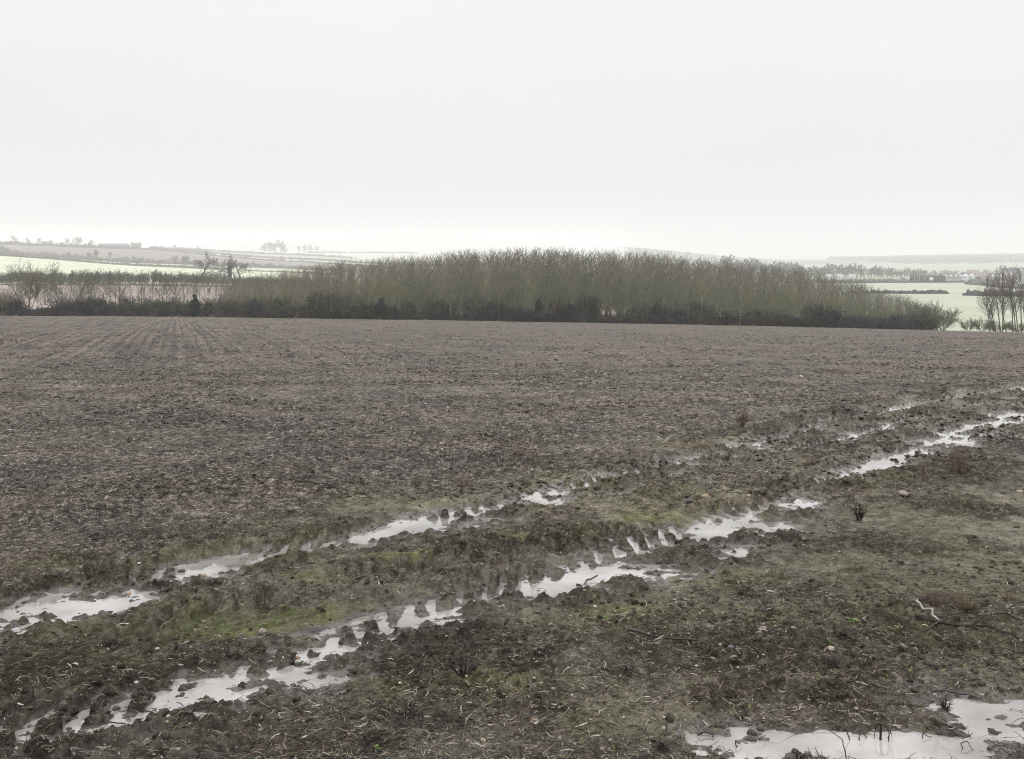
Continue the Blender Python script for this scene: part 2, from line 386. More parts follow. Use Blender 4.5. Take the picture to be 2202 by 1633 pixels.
    L.new(m1.outputs[0], wv.inputs['Vector']); wvc = ramp(wv.outputs['Fac'], [(.1, (.80, .80, .81)), (.6, (1.1, 1.09, 1.08))])
    col = mix(mu.outputs[0], col, mix(1.0, col, wvc, 'MULTIPLY'))
    crs = ramp(coarse, [(.38, (.72, .72, .72)), (.5, (1, 1, 1)), (.6, (1.28, 1.27, 1.26))])
    col = mix(1.0, col, crs, 'MULTIPLY')
    # damp darker bands
    band = ramp(noise(.16, 4, .6, (1, 2.2, 1), .25), [(.40, (.80, .82, .84)), (.52, (1, 1, 1)), (.62, (1.08, 1.05, 1.03))])
    col = mix(1.0, col, band, 'MULTIPLY')
    mossc = ramp(fine, [(.38, (.045, .047, .022)), (.48, (.118, .130, .050)), (.56, (.18, .195, .085)), (.66, (.28, .29, .16))])
    mf = N.new('ShaderNodeMath'); mf.operation = 'MULTIPLY_ADD'; L.new(mid, mf.inputs[0]); mf.inputs[1].default_value = 2.2; mf.inputs[2].default_value = -.62
    mf2 = N.new('ShaderNodeMath'); mf2.operation = 'MULTIPLY'; mf2.use_clamp = True; L.new(mf.outputs[0], mf2.inputs[0]); 
    mm = N.new('ShaderNodeMath'); mm.operation = 'MULTIPLY'; L.new(sx.outputs['Red'], mm.inputs[0]); mm.inputs[1].default_value = 1.5; L.new(mm.outputs[0], mf2.inputs[1])
    col = mix(mf2.outputs[0], col, mossc)
    wet_mud_sheen = ramp(mid, [(.36, (.060, .054, .047)), (.48, (.12, .11, .10)), (.62, (.205, .192, .178))])  # wet mud; the pale end puts its wet sheen into the colour
    col = mix(sx.outputs['Green'], col, wet_mud_sheen)
    L.new(col, b.inputs['Base Color'])
    rr = N.new('ShaderNodeMapRange'); rr.inputs['To Min'].default_value = .92; rr.inputs['To Max'].default_value = .30; L.new(sx.outputs['Green'], rr.inputs['Value'])
    L.new(rr.outputs[0], b.inputs['Roughness'])
    sr = N.new('ShaderNodeMapRange'); sr.inputs['To Min'].default_value = .05; sr.inputs['To Max'].default_value = .55; L.new(sx.outputs['Green'], sr.inputs['Value'])
    L.new(sr.outputs[0], b.inputs['Specular IOR Level'])
    bu = N.new('ShaderNodeBump'); bu.inputs['Strength'].default_value = 1.0; bu.inputs['Distance'].default_value = .035
    L.new(fine, bu.inputs['Height']); L.new(bu.outputs[0], b.inputs['Normal'])
    return m

def water_material():
    m, t, b = new_mat('muddy water')
    co = t.nodes.new('ShaderNodeTexCoord'); no = t.nodes.new('ShaderNodeTexNoise'); no.inputs['Scale'].default_value = 1.6; no.inputs['Detail'].default_value = 4
    t.links.new(co.outputs['Object'], no.inputs['Vector'])
    rp = t.nodes.new('ShaderNodeValToRGB'); rp.color_ramp.elements[0].position = .35; rp.color_ramp.elements[0].color = (.13, .12, .108, 1)
    rp.color_ramp.elements[1].position = .65; rp.color_ramp.elements[1].color = (.34, .325, .31, 1)
    t.links.new(no.outputs['Fac'], rp.inputs['Fac']); t.links.new(rp.outputs[0], b.inputs['Base Color'])
    b.inputs['Roughness'].default_value = .05; b.inputs['IOR'].default_value = 1.7; b.inputs['Specular IOR Level'].default_value = .6
    n2 = t.nodes.new('ShaderNodeTexNoise'); n2.inputs['Scale'].default_value = 14; n2.inputs['Detail'].default_value = 2
    t.links.new(co.outputs['Object'], n2.inputs['Vector'])
    bu = t.nodes.new('ShaderNodeBump'); bu.inputs['Strength'].default_value = .12; bu.inputs['Distance'].default_value = .01
    t.links.new(n2.outputs['Fac'], bu.inputs['Height']); t.links.new(bu.outputs[0], b.inputs['Normal'])
    return m

M_soil = soil_material(); M_water = water_material()

def far_material():
    m, t, b = new_mat('valley fields')
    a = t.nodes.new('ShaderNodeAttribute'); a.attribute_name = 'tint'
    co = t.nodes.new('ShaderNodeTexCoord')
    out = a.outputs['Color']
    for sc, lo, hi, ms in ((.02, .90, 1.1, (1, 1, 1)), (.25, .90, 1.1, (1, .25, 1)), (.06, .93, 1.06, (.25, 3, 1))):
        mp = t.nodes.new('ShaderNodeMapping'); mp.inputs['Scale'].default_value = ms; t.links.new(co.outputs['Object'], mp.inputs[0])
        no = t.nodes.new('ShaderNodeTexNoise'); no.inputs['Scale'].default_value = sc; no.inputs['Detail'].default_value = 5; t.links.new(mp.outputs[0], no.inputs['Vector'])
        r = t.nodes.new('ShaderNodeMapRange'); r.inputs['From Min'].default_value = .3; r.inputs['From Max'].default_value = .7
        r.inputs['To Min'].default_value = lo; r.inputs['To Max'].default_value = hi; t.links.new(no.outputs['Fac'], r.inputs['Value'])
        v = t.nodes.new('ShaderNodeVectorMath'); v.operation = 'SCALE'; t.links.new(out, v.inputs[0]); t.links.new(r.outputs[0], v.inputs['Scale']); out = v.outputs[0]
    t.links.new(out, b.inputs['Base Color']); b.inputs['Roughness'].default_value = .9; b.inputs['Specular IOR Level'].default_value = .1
    return m
M_far = far_material()

# ------------------------------------------------------------------ the field
def field_rows():
    r = []
    y = -5.0
    while y < 2.4: r.append(y); y += .35
    y = 2.4
    while y < 4.2: r.append(y); y += .03
    v = 2.1/4.2
    rest = []
    while v > 2.1/182.5:
        Y = 2.1/v; rest.append(Y)
        v -= (.00052 if Y < 13 else .00070 if Y < 30 else .00085 if Y < 80 else .0006)
    r += rest; r += [182.5, 184.5]
    return np.array(r)
def field_cols():
    a = list(np.arange(-.57, .5701, .00085))
    o = []; x = .57; st = .0011
    while x < 2.2: x += st; st *= 1.018 if x < .76 else 1.12; o.append(x)
    return np.array([-q for q in o[::-1]]+a+o)
rowsY = field_rows(); colsA = field_cols()
GA, GY = np.meshgrid(colsA, rowsY); GX = GA*np.maximum(GY, 3.0)
nr, nc = GX.shape
X = GX.ravel(); Y = GY.ravel()
parts = [relief(X[i:i+400000], Y[i:i+400000]) for i in range(0, len(X), 400000)]
dz, lvl, moss, wet, straw, wat, rghm = [np.concatenate([p[j] for p in parts]) for j in range(7)]
B0 = near_base(X, Y); H = B0+dz
verge = sstep(176, 180, Y + 2*vn(X, Y, 8, 7))
zone = np.stack([np.clip(np.maximum(moss, verge*.9), 0, 1), wet, straw, rghm], 1)
idx = np.arange(nr*nc).reshape(nr, nc)
Q = np.stack([idx[:-1, :-1], idx[:-1, 1:], idx[1:, 1:], idx[1:, :-1]], -1).reshape(-1, 4)
field = mesh_np('field', np.stack([X, Y, H], 1), Q, M_soil, True, {'zone': ('FLOAT_COLOR', zone)})
tag(field, kind='structure')
# standing water: sheets at their own level in the hollows
st = 2
si = idx[::st, ::st]; L2 = np.where(lvl > -5, B0+lvl, -99)[si]; H2 = H[si]
ok = (L2 > -50)
fo = ok[:-1, :-1] & ok[:-1, 1:] & ok[1:, 1:] & ok[1:, :-1]
un = (L2-H2 > -.02); fo &= (un[:-1, :-1] | un[:-1, 1:] | un[1:, 1:] | un[1:, :-1])
k = np.arange(si.size).reshape(si.shape)
qw = np.stack([k[:-1, :-1][fo], k[:-1, 1:][fo], k[1:, 1:][fo], k[1:, :-1][fo]], 1)
used, inv = np.unique(qw.ravel(), return_inverse=True)
Vw = np.stack([X[si.ravel()], Y[si.ravel()], L2.ravel()], 1)[used]
water = mesh_np('puddle_water', Vw, inv.reshape(-1, 4), M_water, True); tag(water, kind='structure')
print('field verts', nr*nc, 'water faces', len(qw))
del parts, GX, GY, GA, Q, zone

# ------------------------------------------------------------------ the valley and hills
ry = list(np.geomspace(184, 11500, 260)); ca = np.linspace(-.95, .95, 420)
A2, Y2 = np.meshgrid(ca, ry); X2 = A2*Y2
Z2 = far_base(X2, Y2) - .05 + fbm(X2, Y2, 90, 200, 3)*np.clip(Y2/700, 0, 1)*.7
px2 = A2*F+1101
def tint(px, Y):
    n = px.shape; T = np.zeros(n+(3,)); 
    def put(m, c): T[m] = c
    put(np.ones(n, bool), (.16, .17, .11))
    left = px < 1350
    put(left & (Y < 430), (.24, .20, .17)); put(left & (Y >= 430) & (Y < 478), (.06, .065, .045))
    put(left & (Y >= 478) & (Y < 1050), (.43, .45, .33)); put(left & (Y >= 1050) & (Y < 1205), (.34, .38, .25))
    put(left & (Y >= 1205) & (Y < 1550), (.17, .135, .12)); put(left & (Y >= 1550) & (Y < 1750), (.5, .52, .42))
    put(left & (Y >= 1750) & (Y < 2150), (.26, .27, .20)); put(left & (Y >= 2150), (.4, .4, .36))  # last ground paled: whitening by mist put into its colour
    rt = ~left
    put(rt & (Y < 800), (.32, .34, .255)); put(rt & (Y >= 800) & (Y < 870) & (px < 1965), (.22, .175, .15))
    put(rt & (Y >= 870), (.22, .24, .16)); put(rt & (Y >= 2700), (.07, .075, .06))
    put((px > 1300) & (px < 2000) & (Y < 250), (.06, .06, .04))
    return T
Yr = np.where(Y2 < 1000, Y2, 1000+(Y2-1000)/1.35)
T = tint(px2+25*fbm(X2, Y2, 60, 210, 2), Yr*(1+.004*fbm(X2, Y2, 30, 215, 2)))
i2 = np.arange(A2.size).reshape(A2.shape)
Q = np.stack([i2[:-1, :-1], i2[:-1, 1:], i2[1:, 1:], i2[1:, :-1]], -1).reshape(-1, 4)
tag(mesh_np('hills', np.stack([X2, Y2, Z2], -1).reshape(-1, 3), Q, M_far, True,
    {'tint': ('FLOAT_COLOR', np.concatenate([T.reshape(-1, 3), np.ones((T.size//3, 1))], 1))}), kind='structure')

# ------------------------------------------------------------------ vegetation
M_trunk = plain('pale bark', [(.09, .09, .06), (.17, .17, .11), (.27, .27, .19)], 2.5)
M_twig = plain('olive twigs', [(.09, .093, .055), (.14, .14, .09), (.19, .18, .125)], .35)
M_twigb = plain('brown twigs', [(.07, .058, .05), (.12, .10, .088), (.17, .145, .13)], .4)
def crown_mat(name, lo, hi):
    m, t, b = new_mat(name); co = t.nodes.new('ShaderNodeTexCoord'); sp_ = t.nodes.new('ShaderNodeSeparateXYZ'); t.links.new(co.outputs['Object'], sp_.inputs[0])
    no = t.nodes.new('ShaderNodeTexNoise'); no.inputs['Scale'].default_value = .9; no.inputs['Detail'].default_value = 4; t.links.new(co.outputs['Object'], no.inputs['Vector'])
    a = t.nodes.new('ShaderNodeMath'); a.operation = 'MULTIPLY_ADD'; t.links.new(no.outputs['Fac'], a.inputs[0]); a.inputs[1].default_value = 7; t.links.new(sp_.outputs['Z'], a.inputs[2])
    r = t.nodes.new('ShaderNodeMapRange'); r.inputs['From Min'].default_value = 10; r.inputs['From Max'].default_value = 15.5; t.links.new(a.outputs[0], r.inputs['Value'])
    x = t.nodes.new('ShaderNodeMix'); x.data_type = 'RGBA'; t.links.new(r.outputs[0], x.inputs['Factor']); x.inputs[6].default_value = (*lo, 1); x.inputs[7].default_value = (*hi, 1)
    t.links.new(x.outputs[2], b.inputs['Base Color']); b.inputs['Roughness'].default_value = .9; b.inputs['Specular IOR Level'].default_value = .05; return m
M_crown = crown_mat('algae green branches with brown tips', (.225, .23, .13), (.20, .175, .15))
M_crownb = crown_mat('brownish branches', (.20, .195, .12), (.20, .17, .15))
M_dark = plain('dark wet twigs', [(.018, .016, .014), (.032, .028, .024), (.055, .046, .038)], .5)
M_ever = plain('evergreen leaves', [(.008, .018, .010), (.018, .034, .019), (.034, .055, .026)], .8, .6)
M_hedge = plain('hedge twigs', [(.05, .047, .036), (.085, .078, .062), (.12, .11, .09)], .8)
M_farveg = plain('far twigs', [(.04, .038, .034), (.07, .066, .06), (.09, .085, .075)], .2)

def nrm(v): return v/(np.linalg.norm(v)+1e-9)

def grow(segs, p, d, L, r, lev, prm):
    """one limb bending upward, with side limbs"""
    n = prm['n'][min(lev, len(prm['n'])-1)]; steps = prm['steps'][min(lev, len(prm['steps'])-1)]
    pts = [p]; dirs = []
    q = p.copy(); dd = d.copy()
    for i in range(steps):
        dd = nrm(dd + rng.normal(0, prm['wob'], 3) + np.array([0, 0, prm['up'][min(lev, len(prm['up'])-1)]]))
        q = q+dd*L/steps; pts.append(q); dirs.append(dd)
    for i in range(steps):
        ra = r*(1-.85*i/steps); rb = r*(1-.85*(i+1)/steps)
        segs.append((lev, pts[i], pts[i+1], max(ra, prm['rmin']), max(rb, prm['rmin'])))
    if lev >= prm['levels']: return
    for j in range(n):
        f = prm['start'][min(lev, len(prm['start'])-1)] + (1-prm['start'][min(lev, len(prm['start'])-1)])*(j+rng.random())/n
        k = min(int(f*steps), steps-1); u = f*steps-k
        o = pts[k]*(1-u)+pts[k+1]*u; ax = dirs[k]
        az = rng.random()*2*math.pi; side = nrm(np.cross(ax, [math.cos(az), math.sin(az), .3*rng.normal()]))
        an = math.radians(prm['ang'][min(lev, len(prm['ang'])-1)]*(.75+.5*rng.random()))
        nd = nrm(ax*math.cos(an)+side*math.sin(an))
        sh = prm['shape'](f) if lev == 0 else 1-.45*f
        grow(segs, o, nd, L*prm['len'][min(lev, len(prm['len'])-1)]*sh*(.7+.6*rng.random()), r*prm['rr'], lev+1, prm)

def tree(prm, h, r, lean=(0, 0), stems=1):
    segs = []
    for s in range(stems):
        if stems > 1:
            az = 2*math.pi*s/stems+rng.random(); sl = prm.get('splay', .35)
            d = nrm(np.array([math.cos(az)*sl, math.sin(az)*sl, 1.])); p = np.array([math.cos(az)*.15*r*6, math.sin(az)*.15*r*6, -.2])
        else: d = nrm(np.array([lean[0], lean[1], 1.])); p = np.array([0, 0, -.2])
        grow(segs, p, d, h*(.85+.2*rng.random() if stems > 1 else 1), r, 0, prm)
    return segs

def tree_thing(name, segs, mt, mc, nb=5, extra=None):
    root = empty(name)
    a = [s[1:] for s in segs if s[0] == 0]; b = [s[1:] for s in segs if s[0] > 0]
    V, Q = segs_mesh(a, nb); mesh_np('trunk', V, Q, mt, True, parent=root)
    V, Q = segs_mesh(b, 3); mesh_np('crown', V, Q, mc, False, parent=root)
    if extra: mesh_np(extra[0], extra[1], extra[2], extra[3], False, parent=root)
    return root

def leaves(cent, rad, n, size, seed=0, flat=.7):
    """small leaf faces through clumps"""
    g = np.random.default_rng(seed); cent = np.array(cent, float); rad = np.array(rad, float)
    k = g.choice(len(cent), n, p=rad**2/np.sum(rad**2)); d = g.normal(size=(n, 3)); d /= np.linalg.norm(d, axis=1, keepdims=True)
    c = cent[k]+d*(rad[k]*(g.random(n)**.45))[:, None]*np.array([1, 1, .9])
    u = g.normal(size=(n, 3)); u /= np.linalg.norm(u, axis=1, keepdims=True); v = np.cross(u, g.normal(size=(n, 3))); v /= np.linalg.norm(v, axis=1, keepdims=True)
    s = size*(.5+g.random(n))[:, None]
    V = np.stack([c-u*s, c+v*s*flat, c+u*s, c-v*s*flat], 1).reshape(-1, 3)
    return V, np.arange(4*n).reshape(-1, 4)

# plantation trees (unit height 12 m)
P_plant = dict(n=[30, 6, 3], steps=[7, 3, 2], wob=.06, up=[.04, .12, .10], rmin=.011, levels=2, start=[.10, .15, .1], ang=[42, 34, 32], len=[.30, .55, .55], rr=.34,
               shape=lambda f: (1.15-.75*f))
plants = []
for i in range(9):
    s = tree(P_plant, 12, .075+.02*rng.random(), (rng.normal()*.03, rng.normal()*.03))
    plants.append(s)
plant_roots = []
for i, s in enumerate(plants):
    r = tree_thing('plantation_tree', s, M_trunk, (M_crown, M_crownb, M_twig)[i % 3]); plant_roots.append(r)
TOPX = [440, 500, 560, 620, 700, 800, 900, 1000, 1100, 1200, 1300, 1400, 1500, 1600, 1700, 1750, 1800, 1850, 1900, 1950, 1990, 2010]
TOPY = [618, 604, 594, 586, 574, 568, 563, 551, 545, 545, 550, 555, 563, 573, 582, 590, 604, 613, 628, 642, 655, 668]
front = []; back = []
rowsP = [183.5+2.6*i for i in range(21)]
for ri, yy in enumerate(rowsP):
    px = 470 + (R.random()*30) + ri*(1.5)
    while px < 2005:
        Yt = yy+R.uniform(-.8, .8); x, _, z = pos(px, Yt)
        gyp = HZ - z/Yt*F
        top = np.interp(px, TOPX, TOPY) + 6*float(vn(np.array([x]), np.array([0.]), 5, 300)[0]) + R.uniform(-2, 10)
        h = (gyp-top)/F*Yt
        if h > 2.5: (front if ri < 5 else back).append((x, Yt, z, h, R.random()*6.28, R.randrange(9), px))
        px += 27*(1 if ri > 4 else .98)*R.uniform(.75, 1.3)
front = front[:300]
used_v = set()
for (x, Yt, z, h, rz, vi, px) in front:
    s = h/12; wsc = max(s, .7)*(1.1+.35*R.random())
    lab = 'slender leafless plantation tree with olive green twigs in the front ranks of the wood' if vi % 3 else 'slender leafless plantation tree with brown twigs in the front ranks of the wood'
    if vi not in used_v:
        r = plant_roots[vi]; used_v.add(vi); r.location = (x, Yt, z); r.rotation_euler = (0, 0, rz); r.scale = (wsc, wsc, s)
        tag(r, lab, 'tree', 'bare plantation trees at the front of the wood')
    else: dup(plant_roots[vi], (x, Yt, z), rz, (wsc, wsc, s))
# the rest of the wood behind the first ranks: past counting
VV = []; QQ = []; off = 0
meshes = []
for s in plants:
    bsel = [q[1:] for q in s if q[0] < 2]+[(q[1], q[2], q[3]*1.7, q[4]*1.7) for q in s if q[0] == 2][::2]
    meshes.append(segs_mesh(bsel, 3))
for (x, Yt, z, h, rz, vi, px) in back:
    V, Q = meshes[vi]; s = h/12; c, sn = math.cos(rz), math.sin(rz); ws = max(s, .6)
    W = np.stack([(V[:, 0]*c-V[:, 1]*sn)*ws+x, (V[:, 0]*sn+V[:, 1]*c)*ws+Yt, V[:, 2]*s+z], 1).astype(f4)
    VV.append(W); QQ.append(Q+off); off += len(V)
o = mesh_np('woodland', np.concatenate(VV), np.concatenate(QQ), M_twig, False)
tag(o, 'dense bare wood filling the ground behind its front ranks of trees', 'wood', kind='stuff')
print('front', len(front), 'back', len(back), 'wood faces', sum(len(q) for q in QQ)); del VV, QQ

# shrubs
P_shrub = dict(n=[9, 5, 2], steps=[4, 3, 2], wob=.22, up=[.02, .02, -.02], rmin=.014, levels=2, start=[.15, .1, .1], ang=[48, 45, 40], len=[.5, .5, .5], rr=.5, shape=lambda f: 1.1-.5*f, splay=.75)
shrubs = []
for i in range(6):
    s = tree(P_shrub, 2.9, .045, stems=11)
    root = empty('hedge_shrub'); V, Q = segs_mesh([q[1:] for q in s], 3)
    mesh_np('branches', V, Q, M_dark if i % 3 == 0 else M_hedge, parent=root)
    cs = [(R.uniform(-1.3, 1.3), R.uniform(-.9, .9), R.uniform(.2, 1.9)) for _ in range(14)]
    V, Q = leaves(cs, [R.uniform(.4, .8) for _ in cs], 900 if i % 2 else 420, .085, i)
    mesh_np('foliage', V, Q, M_ever if i % 2 else M_dark, parent=root)
    shrubs.append(root)
usedS = set()
def put_shrub(px, Yt, hpx, wide, lab, grp, vi=None):
    vi = R.randrange(6) if vi is None else vi
    x, _, z = pos(px, Yt); h = hpx/F*Yt; s = h/2.9
    if vi not in usedS:
        r = shrubs[vi]; usedS.add(vi); r.location = (x, Yt, z); r.rotation_euler = (0, 0, R.random()*6); r.scale = (wide, wide, s); tag(r, lab, 'shrub', grp); return r
    return dup(shrubs[vi], (x, Yt, z), R.random()*6, (wide, wide, s), lab, grp, 'shrub')
px = -60
while px < 465:
    if not (55 < px < 128):
        put_shrub(px, 184.5+R.random()*1.5, 42*R.uniform(.7, 1.2), 1.25, 'dark tangled shrub in the low hedge along the left field edge', 'shrubs in the left field hedge')
    else: put_shrub(px, 184.2, 15, .8, 'low dark shrub below the white bales in the left hedge', 'low shrubs below the white bales')
    px += 14*R.uniform(.8, 1.2)
px = 478
while px < 2000:
    hh = np.interp(px, [478, 700, 900, 1100, 1500, 1800, 2000], [44, 48, 48, 42, 42, 46, 30])
    k_ = R.randrange(6); put_shrub(px, 182.9+R.random()*1.6, hh*R.choice((.35, .5, .7, .9, 1.15, 1.35))*R.uniform(.85, 1.1), R.uniform(1.0, 1.6), ('dark evergreen leaved bramble shrub at the foot of the wood', 'dark leafless twiggy shrub at the foot of the wood')[k_ % 2 == 0], 'shrubs along the foot of the wood', k_)
    px += 12*R.uniform(.75, 1.25)

# slim trees in the left hedge
P_slim = dict(n=[18, 6, 3], steps=[6, 3, 2], wob=.07, up=[.03, .10, .06], rmin=.014, levels=2, start=[.38, .2, .2], ang=[33, 32, 30], len=[.32, .48, .5], rr=.4, shape=lambda f: 1.15-.6*f)
slims = [tree_thing('slim_tree', tree(P_slim, 8.5, .075, (rng.normal()*.06, 0)), M_trunk, M_twig) for _ in range(4)]
P_fan = dict(n=[22, 10, 6], steps=[6, 4, 2], wob=.07, up=[.02, .05, .03], rmin=.015, levels=2, start=[.3, .15, .1], ang=[30, 34, 36], len=[.42, .42, .45], rr=.42, shape=lambda f: 1.1-.4*f, splay=.42)
fans = [tree_thing('spreading_tree', tree(P_fan, 9, .085, stems=5), M_trunk, M_twig) for _ in range(2)]
first = set()
def place(roots, i, loc, rz, sc, lab, grp=None, cat='tree'):
    r = roots[i]
    if r.name not in first:
        first.add(r.name); r.location = loc; r.rotation_euler = (0, 0, rz); r.scale = sc; tag(r, lab, cat, grp); return r
    q = dup(r, loc, rz, sc, lab, grp, cat)
    if grp is None and 'group' in q: del q['group']
    return q
for (px, top, wd, lab) in ((60, 578, 1.15, 'wide leafless tree with round crown at the far left, several leaning trunks'), (96, 582, .8, 'leafless tree with crossed splayed trunks right of the wide round one at left'),
                       (8, 622, .8, 'yellowish leafless tree cut by the left edge of the photo'), (148, 592, .95, 'broad leafless tree with fine arching twigs behind the left hedge')):
    x, Yt, z = pos(px, 187 if px != 8 else 183.4); h = (HZ-z/Yt*F-top)/F*Yt
    place(fans, R.randrange(2), (x, Yt, z), R.random()*6, (wd, wd, h/9.3), lab)
px = 176
while px < 500:
    x, Yt, z = pos(px, 186+R.random()*7); top = 592+R.uniform(-4, 12); h = (HZ-z/Yt*F-top)/F*Yt
    place(slims, R.randrange(4), (x, Yt, z), R.random()*6, (1, 1, h/8.5), 'slim straight leafless tree in the line above the left hedge', 'slim trees above the left hedge')
    px += 9.5*R.uniform(.6, 1.4)
for (px, top) in ((182, 610), (1765, 640), (640, 600)):
    pass

# evergreen and ivy clad trees standing out of the hedge line
def conifer(name, h, wd, seed, mat=M_ever, n=11000):
    g = random.Random(seed); cs = []; rs = []
    for i in range(40):
        f = g.random()**.8; rr = wd*(.12+1.0*(1-f)**.75)*(.75+.25*min(1, f*4))
        a = g.random()*6.28; q = g.random()**.5*rr
        cs.append((math.cos(a)*q, math.sin(a)*q, h*(.10+.86*f))); rs.append(max(.3, wd*.42*(1.15-f*.6)))
    root = empty(name)
    V, Q = leaves(cs, rs, n, .10, seed); mesh_np('crown', V, Q, mat, parent=root)
    V, Q = segs_mesh([(np.array([0, 0, -.2]), np.array([0, 0, h*.8]), .14, .04)], 6); mesh_np('trunk', V, Q, M_dark, True, parent=root)
    return root
for (px, Yt, top, wd, lab, nm, cat) in ((418, 183.2, 634, 1.15, 'dark green conical evergreen standing alone in front of the left hedge', 'evergreen_tree', 'tree'),
        (1158, 182.8, 644, .95, 'blue green upright ivy clump at the foot of the wood near its middle', 'ivy_clump', 'ivy'),
        (1273, 182.8, 655, 1.0, 'very dark rounded holly bush right of the ivy clump below the wood', 'holly_bush', 'bush'),
        (820, 183.0, 640, 1.3, 'broad ivy covered thicket at the foot of the wood left of centre', 'ivy_thicket', 'thicket'),
        (690, 183.0, 656, 1.0, 'dark green holly bush in the left part of the wood edge', 'holly_bush', 'bush')):
    x, Yt, z = pos(px, Yt); h = (HZ-z/Yt*F-top)/F*Yt
    r = conifer(nm, h, wd, px); r.location = (x, Yt, z); tag(r, lab, cat)

# round bush and tall fan trees at the right
P_bush = dict(n=[18, 11, 7], steps=[5, 3, 2], wob=.10, up=[.0, .02, .02], rmin=.012, levels=2, start=[.2, .15, .1], ang=[34, 36, 36], len=[.5, .45, .45], rr=.45, shape=lambda f: 1.1-.5*f, splay=.8)
bush = [tree_thing('round_bush', tree(P_bush, 3.6, .06, stems=9), M_trunk, M_twig, 4) for _ in range(2)]
for (px, Yt, top, wd, lab) in ((2028, 182.9, 659, 1.15, 'round leafless bush at the right end of the wood beside the gap'), (1985, 183.4, 648, 1.2, 'tall leafless bush left of the round one at the right end of the wood'),
        (2082, 182.5, 688, .5, 'small thin yellowish bush in the gap right of the wood'), (2112, 183, 684, .8, 'low leafless bush under the left side of the tall fan of trunks'),
        (2150, 182.7, 690, .9, 'low leafless bush beneath the tall trees at the right'), (2190, 182.7, 694, .8, 'low leafless bush at the foot of the rightmost trunk'), (2235, 183, 690, .9, 'low leafless bush past the rightmost trunk')):
    x, Yt, z = pos(px, Yt); h = (HZ-z/Yt*F-top)/F*Yt
    place(bush, R.randrange(2), (x, Yt, z), R.random()*6, (wd, wd, h/3.7), lab, None, 'bush')
P_tall = dict(n=[20, 10, 7], steps=[7, 4, 2], wob=.045, up=[.015, .05, .03], rmin=.015, levels=2, start=[.28, .15, .1], ang=[26, 32, 34], len=[.36, .40, .45], rr=.36, shape=lambda f: 1.1-.45*f, splay=.22)
talls = [tree_thing('tall_tree', tree(P_tall, 10, .12, (ln, 0)), M_hedge, M_twigb) for ln in (-.22, -.10, .0, .04)]
for i, (px, top, v, lab) in enumerate(((2142, 604, 0, 'tall leafless tree leaning left at the head of the fan by the gap'), (2138, 628, 0, 'shorter leafless tree leaning hard left under the taller leaning one'),
        (2152, 600, 1, 'tall leafless tree leaning slightly left, second trunk of the right fan'), (2156, 596, 2, 'tall straight dark trunk in the middle of the right group'),
        (2178, 600, 3, 'thin tall tree between the dark middle trunk and the rightmost one'), (2197, 592, 2, 'thick dark trunk at the right edge of the photo'), (2186, 612, 1, 'thin tree crossing in front of the rightmost thick trunk'), (2230, 595, 3, 'tall leafless tree past the right edge trunk'),
        (2165, 606, 0, 'fine twigged tree filling in behind the dark middle trunk'), (2190, 598, 1, 'fine twigged tree filling in left of the rightmost trunk'), (2128, 640, 3, 'short slim tree at the left foot of the right fan'), (2205, 604, 3, 'fine twigged tree half cut by the right edge of the photo'))):
    x, Yt, z = pos(px, 182.6+i*.35); h = (HZ-z/Yt*F-top)/F*Yt
    place(talls, v, (x, Yt, z), (0 if v < 2 else R.random()*6), (1, 1, h/10), lab)

# trees behind the brown field on the left
P_mid = dict(n=[14, 9, 7], steps=[5, 3, 2], wob=.12, up=[.0, .03, .03], rmin=.035, levels=2, start=[.2, .1, .1], ang=[42, 38, 36], len=[.55, .5, .5], rr=.45, shape=lambda f: 1.1-.5*f, splay=.5)
mids = [tree_thing('scrub_tree', tree(P_mid, 5.2, .10, stems=3), M_hedge, M_hedge, 3) for _ in range(4)]
px = -30
while px < 700:
    x, Yt, z = pos(px, 436+R.random()*25); h = R.uniform(4.2, 6.3)*(.8 if 480 < px else 1)
    place(mids, R.randrange(4), (x, Yt, z-.3), R.random()*6, (1.05, 1.05, h/5.3), 'grey green leafless tree in the belt behind the brown strip field', 'belt of trees behind the brown strip field')
    px += 7*R.uniform(.7, 1.3)
evm = [conifer('evergreen_tree', 5.5, 2.0, 900+i, M_ever, 2600) for i in range(2)]
for k, (px, wd, h, lab) in enumerate(((134, 1.0, 5.3, 'dark evergreen, leftmost of the row below the bright green slope'), (155, .75, 6.6, 'dark pointed evergreen second from left below the bright green slope'),
        (188, 1.0, 5.4, 'dark evergreen third from left below the bright green slope'), (209, 1.15, 6.2, 'largest dark rounded evergreen below the bright green slope'), (236, 1.1, 6.2, 'dark evergreen at the right end of the evergreen row'))):
    x, Yt, z = pos(px, 432); place(evm, k % 2, (x, Yt, z), k, (wd, wd, h/5.5), lab)
P_oak = dict(n=[10, 7, 6, 4], steps=[4, 4, 3, 2], wob=.14, up=[.0, .03, .0], rmin=.05, levels=3, start=[.32, .2, .15], ang=[58, 42, 42], len=[.50, .6, .55, .5], rr=.5, shape=lambda f: 1.2-.55*f)
oaks = [tree_thing('oak_tree', tree(P_oak, 11, .45, (.05, 0)), M_dark, M_hedge) for _ in range(2)]
for (px, Yt, top, wd, v, lab) in ((430, 560, 552, 1.7, 0, 'large leafless oak with wide crown before the bright green fields'), (518, 580, 556, 1.45, 1, 'leafless oak right of the ivy covered trunk on the left slope')):
    x, _, z = pos(px, Yt); h = (HZ-z/Yt*F-top)/F*Yt
    place(oaks, v, (x, Yt, z), 1, (wd, wd, h/12), lab)
